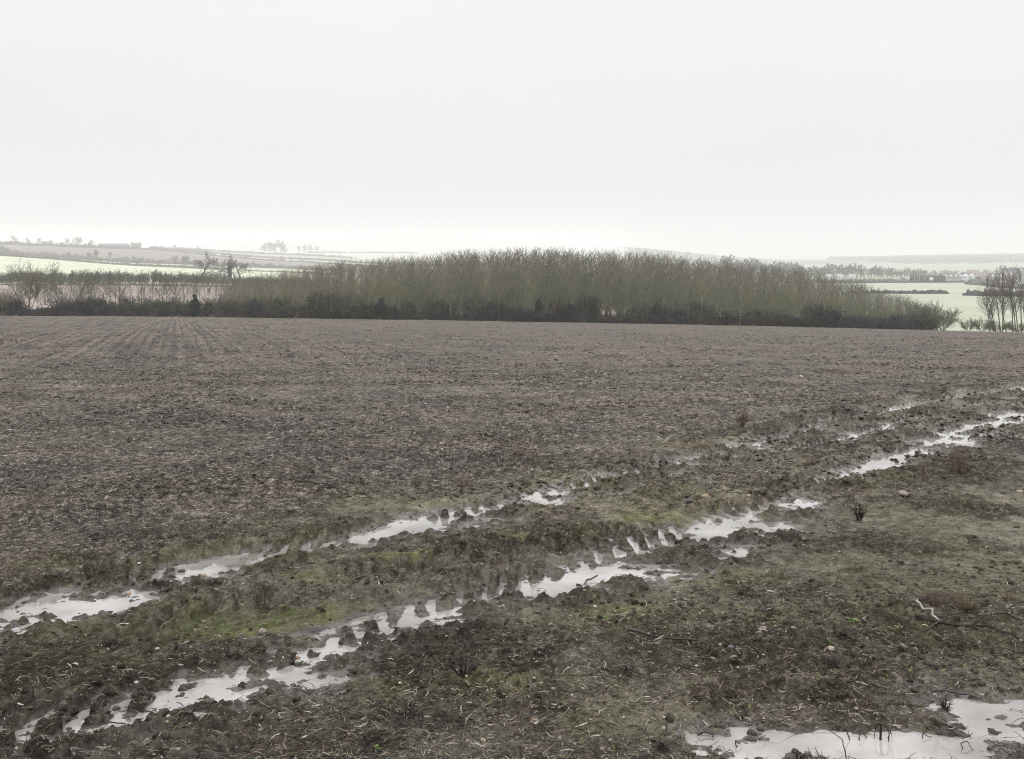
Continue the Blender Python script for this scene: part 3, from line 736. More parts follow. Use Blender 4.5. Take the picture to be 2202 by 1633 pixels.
x, Yt, z = pos(494, 560); r = tree_thing('ivy_clad_tree', tree(P_oak, 10, .4), M_dark, M_hedge, extra=('ivy', *leaves([(0, 0, k*.62+.5) for k in range(13)]+[(1, 0, 7), (-1, .2, 6.3), (.6, .3, 8)], [1.0]*13+[.8]*3, 3000, .2, 4), M_ever))
r.location = (x, Yt, z); r.scale = (1.3, 1.3, 1.15); tag(r, 'tree with a thick dark ivy covered trunk between the two oaks', 'tree')

# hedges
def hedge(pts, wd, h, lab, mat=M_hedge, rough=.3, top=1.0):
    """pts: (px, Y) along the foot"""
    kk = float(WY(pts[0][1]))/pts[0][1]; h *= kk; wd *= kk
    P = [pos(px, float(WY(Yt))) for px, Yt in pts]; L = sum(math.dist(P[i][:2], P[i+1][:2]) for i in range(len(P)-1))
    Ym = float(WY(pts[0][1])); step = max(.4, Ym/900); n = int(L/step)+2
    cum = [0]
    for i in range(len(P)-1): cum.append(cum[-1]+math.dist(P[i][:2], P[i+1][:2]))
    s = np.linspace(0, L, n); xs = np.interp(s, cum, [p[0] for p in P]); ys = np.interp(s, cum, [p[1] for p in P])
    zs = base(xs, ys)-.15
    dx = np.gradient(xs); dy = np.gradient(ys); ll = np.hypot(dx, dy)+1e-9; nx, ny = -dy/ll, dx/ll
    prof = [(-.5, 0), (-.52, .35), (-.45, .75), (-.25, .97), (0, 1.0), (.25, .97), (.45, .75), (.52, .35), (.5, 0)]
    V = []
    hh = h*(1+rough*fbm(xs, ys, step*6, 400, 3)*1.3+rough*.5*rng.normal(size=n)*top)
    hh = hh*np.clip(np.minimum(s, L-s)/(h*1.2)+.25+.2*rng.normal(size=n)*(s*0+1)*0, 0, 1)
    for (u, v) in prof:
        ju = u*wd*(1+.35*rng.normal(size=n)*rough); V.append(np.stack([xs+nx*ju, ys+ny*ju, zs+hh*v*(1+.1*rough*rng.normal(size=n))], 1))
    V = np.stack(V, 1); m = len(prof); I = np.arange(n*m).reshape(n, m)
    Q = np.stack([I[:-1, :-1], I[1:, :-1], I[1:, 1:], I[:-1, 1:]], -1).reshape(-1, 4)
    # loose twigs breaking the outline
    k = n*6; t = rng.integers(0, n, k); c = np.stack([xs[t], ys[t], zs[t]], 1)+np.stack([nx[t], ny[t], 0*t], 1)*(rng.random((k, 1))-.5)*wd
    c[:, 2] += hh[t]*(.55+.55*rng.random(k)); dd = rng.normal(size=(k, 3))*[.3, .3, 1]; sz = step*.5
    u2 = rng.normal(size=(k, 3)); u2 /= np.linalg.norm(u2, axis=1, keepdims=True)
    tw = np.stack([c-dd*sz*.5-u2*sz*.08, c-dd*sz*.5+u2*sz*.08, c+dd*sz*.5+u2*sz*.08, c+dd*sz*.5-u2*sz*.08], 1).reshape(-1, 3)
    V = np.concatenate([V.reshape(-1, 3), tw]); Q = np.concatenate([Q, n*m+np.arange(4*k).reshape(-1, 4)])
    o = mesh_np('hedge', V, Q, mat); return tag(o, lab, 'hedge')
hedge([(-200, 1050), (0, 1050), (150, 1050), (300, 1050), (430, 1050), (480, 1050)], 3, 2.8, 'long clipped hedge along the upper edge of the bright green slope')
hedge([(530, 1050), (600, 1050), (760, 1050)], 3, 1.6, 'short low hedge right of the oaks crossing the pale green field')
hedge([(-200, 1205), (0, 1205), (200, 1205), (330, 1205), (470, 1205), (560, 1205), (760, 1205)], 8, 4.2, 'thick ragged hedge below the upper brown field', M_farveg, .5)
hedge([(-200, 1550), (0, 1550), (150, 1550), (300, 1550)], 7, 4.5, 'hedge along the skyline left of the house', M_farveg, .5)
hedge([(300, 1550), (400, 1550), (550, 1550), (700, 1550), (900, 1550)], 5, 2.8, 'dark hedge falling right from the house below the pale strip', M_farveg)
hedge([(320, 1750), (450, 1750), (600, 1750), (800, 1750), (980, 1750)], 6, 3.6, 'hedge above the pale strip falling right from the house', M_farveg)
hedge([(320, 2150), (450, 2150), (600, 2150), (760, 2150)], 7, 4.2, 'faint far hedge on the misty brow of the left hill', M_farveg)
hedge([(660, 2600), (745, 2600)], 6, 3.5, 'very faint hedge left of the wood top, left piece', M_farveg)
hedge([(750, 2600), (900, 2600)], 6, 3.5, 'very faint hedge above the wood top, right piece', M_farveg)
hedge([(1820, 560), (1900, 560), (1980, 560), (2040, 560)], 2.4, 1.9, 'neat dark hedge crossing the pale green field at the right', M_dark, .28)
hedge([(2072, 540), (2130, 530), (2202, 520), (2330, 510)], 4.5, 2.8, 'broad dark hedge behind the tall fan of trees', M_dark, .4)
hedge([(1700, 800), (1800, 800), (1960, 800), (2075, 795)], 2.6, 1.4, 'thin dark hedge between the pale green field and the brown strip', M_dark, .3)
hedge([(1700, 872), (1850, 872), (1965, 872)], 3, 2.0, 'thin hedge above the brown strip before the misty treeline', M_hedge, .3)
hedge([(2090, 730), (2120, 700), (2160, 660), (2250, 620)], 9, 2.4, 'scrubby dark hedge running down from the farm to the tall trees', M_hedge, .5)

# far trees
P_fart = dict(n=[10, 7, 5, 4], steps=[4, 3, 2, 2], wob=.13, up=[.0, .03, .02], rmin=.07, levels=3, start=[.25, .15, .15], ang=[55, 42, 40], len=[.45, .55, .5, .5], rr=.5, shape=lambda f: 1.25-.75*f, splay=.12)
fart = [tree_thing('distant_tree', tree(P_fart, 10, .28, stems=2), M_farveg, M_farveg, 3) for _ in range(4)]
def ft(px, Yt, hpx, wd, lab, grp=None, sink=.3):
    Yt = float(WY(Yt)); x, _, z = pos(px, Yt); h = hpx/F*Yt; w_ = h/10*wd
    place(fart, R.randrange(4), (x, Yt, z-sink), R.random()*6, (w_, w_, h/10.5), lab, grp)
for px, hp, wd in ((187, 14, .7), (193, 12, .6), (207, 19, .95), (235, 19, .55)):
    ft(px, 1215, hp+3, wd, {187: 'leftmost thin tree of the pair on the ragged hedge below the upper brown field', 193: 'right thin tree of the pair on the ragged hedge', 207: 'taller round headed tree on the ragged hedge below the upper brown field', 235: 'lone narrow tree on the ragged hedge left of the house'}[px])
for px in (40, 78, 92, 104, 118, 135, 142, 152, 166, 178, 262, 272, 283, 290, 300, 306, 316, 325, 360, 366, 500, 520, 545, 580, 610):
    ft(px, 1212, R.uniform(9, 14), .8, 'small dark bush tree growing in the ragged hedge below the upper brown field', 'small trees in the ragged hedge')
for px in (380, 391, 399, 408): ft(px, 1195, R.uniform(15, 20), 1.1, 'misty tree of the copse at the right end of the ragged hedge', 'copse left of the oak')
for px in (4, 12, -10): ft(px, 1195, 20, 1.1, 'misty bushy tree at the left end of the ragged hedge', 'trees at the left end of the ragged hedge')
for px, hp in ((60, 12), (86, 14), (140, 14), (165, 20), (172, 16), (198, 14), (30, 16), (110, 10)):
    ft(px, 1850, hp+2, .9, 'faint tree rising above the skyline hedge left of the house', 'faint trees along the left skyline')
for px, hp, lab in ((376, 11, 'small faint tree right of the house, nearer the house of two'), (424, 10, 'small faint tree on the misty brow, farther right of two')): ft(px, 2150, hp, .7, lab)
for px, hp in ((568, 22), (580, 28), (592, 30), (604, 28), (612, 20)): ft(px, 2300, hp, .9, 'misty tall tree of the tight clump left of the wood top', 'tight misty clump on the left hill')
for px, hp in ((642, 17), (655, 20), (671, 20), (680, 19)): ft(px, 2500, hp, .7, 'faint tree of the spaced row right of the misty clump', 'faint spaced trees right of the misty clump')
px = 1560
while px < 1985:
    hp = np.interp(px, [1560, 1700, 1750, 1810, 1960], [46, 34, 28, 31, 20])*R.uniform(.75, 1.1)
    ft(px, 1080+R.random()*60, hp, 1.15, 'misty grey tree in the line behind the brown strip at the right', 'misty treeline at the right'); px += 8*R.uniform(.7, 1.3)
px = 1960
while px < 2330:
    ft(px, 1150+R.random()*60, R.uniform(9, 17)+(8 if px > 2150 else 0), 1.3, 'misty grey tree rising behind the farm buildings', 'misty trees behind the farm'); px += 10*R.uniform(.7, 1.3)

# far wooded hill, right: past counting
n = 2600; ppx = 1780+rng.random(n)*700; yy = 2800+rng.random(n)*1500
X3 = (ppx-1101)/F*yy; Z3 = base(X3, yy); keep = yy > np.interp(ppx, [1780, 1950, 2202, 2480], [3900, 3050, 2900, 2800]); X3, yy, Z3 = X3[keep], yy[keep], Z3[keep]
V, Q = leaves(np.stack([X3, yy, Z3+7], 1), np.full(len(X3), 9.), 60000, 2.6, 5)
o = mesh_np('distant_woodland', V, Q, M_farveg); tag(o, 'misty wood covering the far hill at the right', 'wood', kind='stuff')

# ------------------------------------------------------------------ buildings
M_brick = plain('brick wall', [(.16, .10, .075), (.22, .14, .105), (.28, .19, .15)], 1.2)
M_tile = plain('orange roof tiles', [(.17, .14, .125), (.23, .19, .17), (.28, .24, .215)], .9)
M_slate = plain('grey sheet roof', [(.09, .09, .10), (.13, .13, .14), (.17, .17, .18)], .7)
M_black = plain('black cladding', [(.015, .016, .018), (.03, .032, .035), (.05, .05, .055)], .8)
M_concrete = plain('pale post', [(.28, .28, .27), (.36, .36, .35), (.44, .44, .43)], 1)
M_silver = plain('galvanised tank', [(.42, .46, .50), (.55, .59, .63), (.68, .71, .74)], .6, .4, .6)
M_glass = plain('dark window', [(.03, .035, .04), (.05, .055, .06)], 1, .2, .6)
M_white = plain('white sheet', [(.62, .64, .66), (.78, .79, .80)], 3, .4)

def boxm(bx):
    V = []; Q = []
    for (x0, x1, y0, y1, z0, z1) in bx:
        b = len(V); V += [(x0, y0, z0), (x1, y0, z0), (x1, y1, z0), (x0, y1, z0), (x0, y0, z1), (x1, y0, z1), (x1, y1, z1), (x0, y1, z1)]
        Q += [(b, b+3, b+2, b+1), (b+4, b+5, b+6, b+7), (b, b+1, b+5, b+4), (b+1, b+2, b+6, b+5), (b+2, b+3, b+7, b+6), (b+3, b, b+4, b+7)]
    return np.array(V, float), np.array(Q)
def bpart(name, bx, mat, parent):
    V, Q = boxm(bx); return mesh_np(name, V, Q, mat, parent=parent)

def gable(name, px0, px1, Yt, eave, ridge, depth, wm, rm, lab, cat, rz=0, wins=0, chim=0, skylights=0, gable_front=False, zoff=0):
    kk = float(WY(Yt))/Yt; Yt = Yt*kk; eave *= kk; ridge *= kk; depth *= kk; zoff *= kk
    xa = (px0-1101)/F*Yt; xb = (px1-1101)/F*Yt; cx = (xa+xb)/2; L = (xb-xa)/2; z = float(base(cx, Yt))-.3+zoff
    root = empty(name, (cx, Yt, z), rz); d = depth/2
    if gable_front:     # ridge runs away from the viewer
        V = [(-L, -d, 0), (L, -d, 0), (L, d, 0), (-L, d, 0), (-L, -d, eave), (L, -d, eave), (L, d, eave), (-L, d, eave), (0, -d, ridge), (0, d, ridge)]
        Fw = [(0, 1, 5, 4), (1, 2, 6, 5), (2, 3, 7, 6), (3, 0, 4, 7), (4, 5, 8, 8), (6, 7, 9, 9)]
        o = L+.3; e2 = eave-.3*(ridge-eave)/L
        Vr = [(-o, -d-.3, e2), (0, -d-.3, ridge), (0, d+.3, ridge), (-o, d+.3, e2), (o, -d-.3, e2), (o, d+.3, e2)]
        Vr += [(a, b, c+.25) for a, b, c in Vr]
    else:
        V = [(-L, -d, 0), (L, -d, 0), (L, d, 0), (-L, d, 0), (-L, -d, eave), (L, -d, eave), (L, d, eave), (-L, d, eave), (-L, 0, ridge), (L, 0, ridge)]
        Fw = [(0, 1, 5, 4), (1, 2, 6, 5), (2, 3, 7, 6), (3, 0, 4, 7), (4, 7, 8, 8), (5, 6, 9, 9)]
        o = d+.3; e2 = eave-.3*(ridge-eave)/d
        Vr = [(-L-.3, -o, e2), (-L-.3, 0, ridge), (L+.3, 0, ridge), (L+.3, -o, e2), (-L-.3, o, e2), (L+.3, o, e2)]
        Vr += [(a, b, c+.25) for a, b, c in Vr]
    me = bpy.data.meshes.new('wall'); me.from_pydata(V, [], [tuple(dict.fromkeys(f)) for f in Fw]); me.materials.append(wm)
    ow = bpy.data.objects.new('wall', me); COL.objects.link(ow); ow.parent = root
    if gable_front: Fr = [(6, 7, 8, 9), (10, 11, 8, 7), (0, 3, 2, 1), (4, 1, 2, 5), (0, 1, 7, 6), (1, 4, 10, 7), (3, 9, 8, 2), (2, 8, 11, 5), (0, 6, 9, 3), (4, 5, 11, 10)]
    else: Fr = [(6, 9, 8, 7), (7, 8, 11, 10), (0, 1, 2, 3), (1, 4, 5, 2), (0, 6, 7, 1), (1, 7, 10, 4), (3, 2, 8, 9), (2, 5, 11, 8), (0, 3, 9, 6), (4, 10, 11, 5)]
    me = bpy.data.meshes.new('roof'); me.from_pydata(Vr, [], Fr); me.materials.append(rm)
    orf = bpy.data.objects.new('roof', me); COL.objects.link(orf); orf.parent = root
    for k in range(wins):
        for zz in ((.9, 2.1), (3.3, 4.4)) if eave > 4.4 else ((.9, 2.1),):
            xc = -L+(k+.5)*2*L/wins; f = bpart('window', [(xc-.6, xc+.6, -d-.08, -d+.02, zz[0], zz[1])], M_glass, root)
    for k in range(chim):
        xc = (L-.8)*(1 if k == 0 else -1); bpart('chimney', [(xc-.5, xc+.5, -.45, .45, ridge-.6, ridge+1.6)], wm, orf)
    for k in range(skylights):
        xc = -L+(k+.5)*2*L/skylights; a = .55; sl = (ridge-eave)/d
        y0, y1 = -d*.65, -d*.30
        zz = [ridge+sl*y+.30 for y in (y0, y1)]
        me = bpy.data.meshes.new('skylight'); me.from_pydata([(xc-a, y0, zz[0]), (xc+a, y0, zz[0]), (xc+a, y1, zz[1]), (xc-a, y1, zz[1]), (xc-a, y0, zz[0]-.2), (xc+a, y0, zz[0]-.2), (xc+a, y1, zz[1]-.2), (xc-a, y1, zz[1]-.2)], [],
            [(0, 1, 2, 3), (0, 4, 5, 1), (1, 5, 6, 2), (2, 6, 7, 3), (3, 7, 4, 0)]); me.materials.append(M_white)
        q = bpy.data.objects.new('skylight', me); COL.objects.link(q); q.parent = orf
    tag(root, lab, cat); return root

# hill farm, left
gable('farmhouse', 282, 303, 1600, 5.2, 10.2, 9, M_brick, M_slate, 'tall old stone farmhouse on the left skyline at the end of the hedge', 'house', rz=.35, wins=3, chim=2, zoff=0)
gable('long_barn', 212, 276, 1640, 3.0, 6.2, 16, M_brick, M_slate, 'long low barn on the left skyline beside the farmhouse', 'barn', rz=-.03, zoff=1.6)
gable('low_shed', 92, 112, 1700, 2.0, 4, 10, M_brick, M_slate, 'low shed behind the skyline hedge at the far left', 'shed', zoff=3)

# right farm
def farm(): 
    Yt = 850
    # open fronted black barn
    xa = (1962-1101)/F*Yt; xb = (2027-1101)/F*Yt; cx = (xa+xb)/2; L = (xb-xa)/2; z = float(base(cx, Yt))-.1
    root = empty('open_barn', (cx, Yt, z), -.06)
    bpart('roof', [(-L, L, -6, 6, 4.4, 4.9)], M_black, root)
    bpart('back_wall', [(-L, L, 5.6, 5.9, 0, 4.38)], M_black, root)
    for k in range(10):
        x = -L+.3+k*(2*L-.6)*.72/9; bpart('post', [(x-.16, x+.16, -5.7, -5.4, 0, 4.38)], M_concrete, root)
    bpart('clad_bay', [(L*.42, L-.1, -5.8, 5.5, 0, 4.3)], M_black, root)
    tag(root, 'long black open fronted barn with pale posts left of the silver tanks', 'barn')
    x, Y_, z = pos(2002.5, Yt-9); r = empty('trailer', (x, Y_, z), 0); bpart('box', [(-1.1, 1.1, -1.2, 1.2, .8, 3.3)], M_white, r); bpart('chassis', [(-1.2, 1.2, -1.0, 1.0, .55, .78)], M_black, r)
    for sx in (-.8, .8):
        V, Q = tubes([(sx, -1.15, .45)], [(sx, 1.15, .45)], [.45], [.45], 12); mesh_np('wheel', V, Q, M_black, parent=r)
    tag(r, 'white box trailer parked before the black barn', 'trailer')
    gable('long_shed', 2027, 2068, 862, 3.2, 5.6, 12, M_concrete, M_slate, 'long grey shed between the black barn and the silver tanks', 'shed', skylights=4)
    for k, (px, r0, lab) in enumerate(((2076, 2.9, 'left ribbed silver grain tank at the farm'), (2090, 2.7, 'right silver grain tank at the farm'))):
        x, Y_, z = pos(px, 846+k*2); root = empty('grain_tank', (x, Y_, z))
        V, Q = tubes([(0, 0, 0)], [(0, 0, 4.8)], [r0], [r0], 24); mesh_np('tank_wall', V, Q, M_silver, True, parent=root)
        V, Q = tubes([(0, 0, 4.82)], [(0, 0, 5.8)], [r0+.15], [.3], 24); mesh_np('roof', V, Q, M_white, True, parent=root)
        for j in range(4):
            V, Q = tubes([(0, 0, .6+j*1.2)], [(0, 0, .75+j*1.2)], [r0+.07], [r0+.07], 24); mesh_np('hoop', V, Q, M_slate, parent=root)
        V, Q = tubes([(r0*.7, -r0*.75, 0)], [(r0*.7, -r0*.75, 4.9)], [.12], [.12], 6); mesh_np('ladder', V, Q, M_slate, parent=root)
        tag(root, lab, 'grain tank')
    gable('brick_barn', 2083, 2104, 900, 6.0, 9.4, 10, M_brick, M_tile, 'orange tiled brick barn rising behind the silver tanks', 'barn', rz=-.5)
    gable('brick_house', 2098, 2121, 868, 4.0, 7.6, 9, M_brick, M_tile, 'orange tiled brick house just right of the silver tanks', 'house', rz=-.25, wins=3, chim=1)
    gable('dark_barn', 2122, 2160, 880, 3.0, 6.0, 11, M_brick, M_slate, 'low dark roofed barn with a white post right of the brick house', 'barn', skylights=2)
    gable('slate_barn', 2152, 2202, 905, 3.6, 8.2, 14, M_brick, M_slate, 'wide slate roofed barn with pale skylights near the right edge', 'barn', skylights=4, rz=.1)
    gable('pale_shed', 2190, 2260, 890, 3.8, 7.4, 14, M_concrete, M_slate, 'pale walled shed at the right edge of the photo', 'shed', skylights=3)
    gable('lean_to', 2108, 2135, 850, 1.9, 2.9, 5, M_concrete, M_slate, 'low pale outbuilding before the brick house', 'outbuilding')
    # raised water tank
    x, Y_, z = pos(1940.5, 880); root = empty('raised_water_tank', (x, Y_, z))
    bpart('tank', [(-1.9, 1.9, -1.2, 1.2, 2.4, 4.6)], M_concrete, root)
    bpart('bracket', [(-.9, .9, -.6, .6, 1.6, 2.38)], M_black, root)
    for sx in (-.7, .7): bpart('leg', [(sx-.1, sx+.1, -.5, .5, -.2, 1.58)], M_black, root)
    tag(root, 'pale raised tank on legs left of the black barn', 'water tank')
    x, Y_, z = pos(2133, 842); root = empty('pale_post', (x, Y_, z)); bpart('shaft', [(-.35, .35, -.35, .35, -.2, 5.0)], M_concrete, root); bpart('cap', [(-.5, .5, -.5, .5, 5.02, 5.3)], M_concrete, root)
    tag(root, 'tall pale post standing before the dark roofed barn', 'post')
farm()
# small pale buildings in the misty treeline
for (px0, px1, lab) in ((1776, 1788, 'small pale roofed cottage at the left end of the misty treeline'), (1800, 1811, 'small pale cottage in the middle of the misty treeline'), (1826, 1834, 'tiny pale cottage right of the middle of the misty treeline')):
    gable('cottage', px0, px1, 1040, 2.6, 5.0, 6, M_white, M_concrete, lab, 'cottage', wins=2)
# white wrapped bales behind the left hedge
for k, (px, s, lab) in enumerate(((66, .42, 'leftmost small white wrapped bale behind the left hedge'), (75, .55, 'white wrapped bale second from left behind the hedge'), (92, .34, 'small half hidden white bale in the middle of the row'),
        (102, .72, 'largest white wrapped bale behind the left hedge'), (115, .62, 'white wrapped bale at the right end of the row behind the hedge'))):
    x, Y_, z = pos(px, 186.2)
    g = np.linspace(-.65, .65, 7); prof = [(.05, -.66), (.45, -.65), (.58, -.55), (.62, 0), (.58, .55), (.45, .65), (.05, .66)]
    V = []; Q = []
    for i, (rr, xx) in enumerate(prof):
        for j in range(16):
            a = j/16*2*math.pi; V.append((xx, rr*math.cos(a)*(1+.03*R.random()), rr*math.sin(a)*(1+.03*R.random())))
    for i in range(6):
        for j in range(16): Q.append((i*16+j, i*16+(j+1) % 16, (i+1)*16+(j+1) % 16, (i+1)*16+j))
    o = mesh_np('wrapped_bale', np.array(V), np.array(Q), M_white, True); o.location = (x, Y_, z+1.15+.1*k*(k % 2)); o.scale = (s, s, s*.9); tag(o, lab, 'bale')
hedge([(40, 185.2), (90, 185.2), (135, 185.2)], 1.2, 1.15, 'low dark hedge bank under the white bales', M_dark, .3)

# ------------------------------------------------------------------ litter on the field
M_straw = plain('straw litter', [(.020, .017, .015), (.045, .037, .032), (.085, .070, .058), (.17, .145, .12), (.31, .275, .235), (.52, .475, .42)], attr='tone', rough=.8, spec=.12)
M_root = plain('dark stems', [(.010, .009, .008), (.022, .018, .015), (.045, .034, .026), (.095, .07, .05), (.17, .13, .09)], attr='tone', rough=.6, spec=.15)
M_rust = plain('rusty dead grass', [(.022, .017, .013), (.07, .050, .037), (.16, .122, .088), (.36, .30, .23)], attr='tone', rough=.8)
M_leaf = plain('small green leaves', [(.05, .085, .02), (.10, .15, .04), (.17, .22, .08)], attr='tone', rough=.6)

def ribbons(name, x, y, z, L, W, az, tilt, curve, tone, mat, K=3, prism=False, arch=0):
    n = len(x); t = np.linspace(-.5, .5, K+1)[None, :]
    ca, sa = np.cos(az)[:, None], np.sin(az)[:, None]; L_ = L[:, None]; cv = curve[:, None]*L_*(t*t*4-1)*.5
    X_ = x[:, None]+ca*t*L_-sa*cv; Y_ = y[:, None]+sa*t*L_+ca*cv
    Z_ = z[:, None]+np.sin(tilt)[:, None]*(t+.5)*L_+arch*L_*(1-t*t*4)
    wd = (W[:, None]*(1-.55*np.abs(t*2)**2))*.5
    ox = -sa*wd; oy = ca*wd
    if not prism:
        rl = rng.normal(size=(n, 1))*.7
        V = np.stack([np.stack([X_-ox, Y_-oy, Z_-wd*rl], -1), np.stack([X_+ox, Y_+oy, Z_+wd*rl], -1)], 2).reshape(n, -1, 3); c = 2
    else:
        V = np.stack([np.stack([X_-ox, Y_-oy, Z_-wd*.5], -1), np.stack([X_+ox, Y_+oy, Z_-wd*.5], -1), np.stack([X_, Y_, Z_+wd], -1)], 2).reshape(n, -1, 3); c = 3
    b = (np.arange(n)*(K+1)*c)[:, None]; Q = []
    for k in range(K):
        for j in range(1 if c == 2 else 3):
            j2 = (j+1) % c
            Q.append(np.concatenate([b+k*c+j, b+k*c+j2, b+(k+1)*c+j2, b+(k+1)*c+j], 1))
    return mesh_np(name, V.reshape(-1, 3), np.concatenate(Q), mat, False, {'tone': ('FLOAT', np.repeat(tone, (K+1)*c))})

def scatter(n, y0, y1, amax=.70, p=1.0):
    v = rng.random(n); a0, a1 = y0**-p, y1**-p
    Yq = (a0+(a1-a0)*v)**(-1/p); Xq = (rng.random(n)*2-1)*amax*Yq
    return Xq, Yq

# straw over the cultivated field
Xs, Ys = scatter(760000, 3.6, 181, p=.85)
zg, zw, r = ground_z(Xs, Ys)
pr = (.28+.72*r[4])*(1-.8*r[2])*(1-np.clip(r[5]*1.2, 0, .9))*np.clip(.62+.5*fbm(Xs, Ys, 1.6, 500, 3), .15, 1)
m = (rng.random(len(Xs)) < pr) & (zg > zw)
Xs, Ys, zg = Xs[m], Ys[m], zg[m]; n = len(Xs)
sc = np.clip(Ys/14, .8, 3.0)
tn = np.clip(rng.beta(1.0, 1.5, n), 0, 1)
o = ribbons('straw_litter', Xs, Ys, zg+rng.random(n)*.008, (.02+.07*rng.random(n)**2.2)*sc, (.0022+.0045*rng.random(n)**1.5)*sc, rng.random(n)*6.28, rng.normal(0, .25, n), rng.normal(0, .35, n), tn, M_straw, 3, arch=.06)
tag(o, 'chopped straw and stubble strewn over the brown field', 'straw', kind='stuff')
print('straw', n)
# dark rotting stems of the foreground
Xs, Ys = scatter(200000, 3.6, 26, p=1.0)
zg, zw, r = ground_z(Xs, Ys)
pt = np.clip(.25+1.1*fbm(Xs, Ys, .9, 510, 4), .04, 1)
pr = pt*(1-.5*r[4])*(1-.75*r[2])*(1-np.clip(r[5]*1.4, 0, .93))
m = (rng.random(len(Xs)) < pr) & (zg > zw-.004)
Xs, Ys, zg = Xs[m], Ys[m], zg[m]; n = len(Xs)
o = ribbons('dead_stems', Xs, Ys, zg+.002+rng.random(n)**2*.02, .03+.11*rng.random(n)**2, .0018+.0028*rng.random(n)**2, rng.normal(0, 1.2, n), rng.normal(0, .18, n), rng.normal(0, .4, n), rng.beta(1.4, 2.3, n), M_root, 4, True, .05)
tag(o, 'dark rotting stems and roots littering the wet foreground', 'dead stems', kind='stuff')
print('stems', n)
# rusty matted grass in patches
Xs, Ys = scatter(260000, 3.6, 22, p=1.0)
pm = sstep(.22, .50, fbm(Xs, Ys, 1.3, 520, 4))
gp = []
for (px, py, rx, ry) in ((80,1470,220,60),(60,1600,160,40),(790,1605,110,26),(600,1590,260,40),(2100,1290,130,30),(2050,1340,120,26),(1200,1010,200,26),(2140,1102,80,14),(1950,1000,120,20),(1050,1050,120,22),(700,1500,120,30),(1350,1400,160,30),(1180,1590,160,30)):
    x, y = at(px, py); x2, y2 = at(px, py-ry); x3, y3 = at(px, py+ry); gp.append((x, y, rx*y/F, abs(y2-y3)/2))
for (cx, cy, rx, ry_) in gp: pm = np.maximum(pm, .95*np.exp(-(((Xs-cx)/rx)**2+((Ys-cy)/ry_)**2)**1.2)*(.6+.4*vn(Xs, Ys, .2, 530)))
m = rng.random(len(Xs)) < np.maximum(pm*.55, .30*(Ys < 16))
Xs, Ys = Xs[m], Ys[m]; zg, zw, r = ground_z(Xs, Ys)
m = (rng.random(len(Xs)) < (1-.7*r[2])*(1-np.clip(r[5]*1.5, 0, 1))) & (zg > zw)
Xs, Ys, zg = Xs[m], Ys[m], zg[m]; n = len(Xs)
o = ribbons('dead_grass', Xs, Ys, zg+rng.random(n)*.012, .02+.05*rng.random(n), .0010+.0014*rng.random(n), rng.random(n)*6.28, np.abs(rng.normal(.05, .25, n)), rng.normal(0, .22, n), rng.random(n)**1.4, M_rust, 3, False, .04)
tag(o, 'matted brown dead grass lying in patches', 'dead grass', kind='stuff')
print('grass', n)
# tiny green sprouts
Xs, Ys = scatter(16000, 3.6, 24, p=1.0); zg, zw, r = ground_z(Xs, Ys)
m = (rng.random(len(Xs)) < (1-r[4])*np.clip(.2+1.2*fbm(Xs, Ys, .8, 540, 3), .02, .9)*(1-np.clip(r[5]*2, 0, 1))) & (zg > zw); Xs, Ys, zg = Xs[m], Ys[m], zg[m]; n = len(Xs)
o = ribbons('green_sprouts', Xs, Ys, zg+.002, .010+.018*rng.random(n), .003+.004*rng.random(n), rng.random(n)*6.28, np.abs(rng.normal(.5, .3, n)), rng.normal(0, .4, n), rng.random(n), M_leaf, 2, False, .1)
tag(o, 'tiny green sprouts and moss tips among the litter', 'sprouts', kind='stuff')

# lumps: clods and pebbles
def blob(seed, amp=.28, sub=2):
    import bmesh
    bm = bmesh.new(); bmesh.ops.create_icosphere(bm, subdivisions=sub, radius=1); g = np.random.default_rng(seed)
    ks = g.normal(size=(7, 3))*1.8; ph = g.random(7)*6.28
    for v in bm.verts:
        c = np.array(v.co); v.co *= 1+amp*float(np.mean(np.sin(ks@c*1.4+ph)))*1.6
    V = np.array([v.co[:] for v in bm.verts]); Q = np.array([[v.index for v in f_.verts] for f_ in bm.faces]); bm.free(); return V, Q
M_clod = plain('mud clod', [(.026, .022, .017), (.055, .047, .036), (.09, .082, .058)], 14, .8, .3, .6, .01)
def lumps(name, x, y, z, s, mat, amp, sq=.7, sub=1, zones=None):
    n = len(x); bl = [blob(700+i, amp, sub) for i in range(6)]; VV = []; QQ = []; off = 0; ZZ = []
    for b_ in range(6):
        ii = np.nonzero(np.arange(n) % 6 == b_)[0]; V, Q = bl[b_]; a = rng.random(len(ii))*6.28; c, s_ = np.cos(a), np.sin(a)
        e_ = .7+.6*rng.random((len(ii), 2))
        vx = V[None, :, 0]*e_[:, :1]; vy = V[None, :, 1]*e_[:, 1:]
        W = np.stack([(vx*c[:, None]-vy*s_[:, None])*s[ii, None]+x[ii, None], (vx*s_[:, None]+vy*c[:, None])*s[ii, None]+y[ii, None], V[None, :, 2]*s[ii, None]*sq+z[ii, None]], -1)
        VV.append(W.reshape(-1, 3)); QQ.append((Q[None]+(np.arange(len(ii))*len(V))[:, None, None]+off).reshape(-1, 3)); off += len(ii)*len(V)
        if zones is not None: ZZ.append(np.repeat(zones[ii], len(V), axis=0))
    return mesh_np(name, np.concatenate(VV), np.concatenate(QQ), mat, zones is None, {'zone': ('FLOAT_COLOR', np.concatenate(ZZ))} if zones is not None else None)
Xs, Ys = scatter(150000, 3.8, 34, p=1.0); zg, zw, r = ground_z(Xs, Ys)
rg = np.clip(.15+1.3*fbm(Xs, Ys, 1.0, 560, 3), .02, 1)
edge = np.clip(r[5]*2, 0, 1)*(zg > zw)
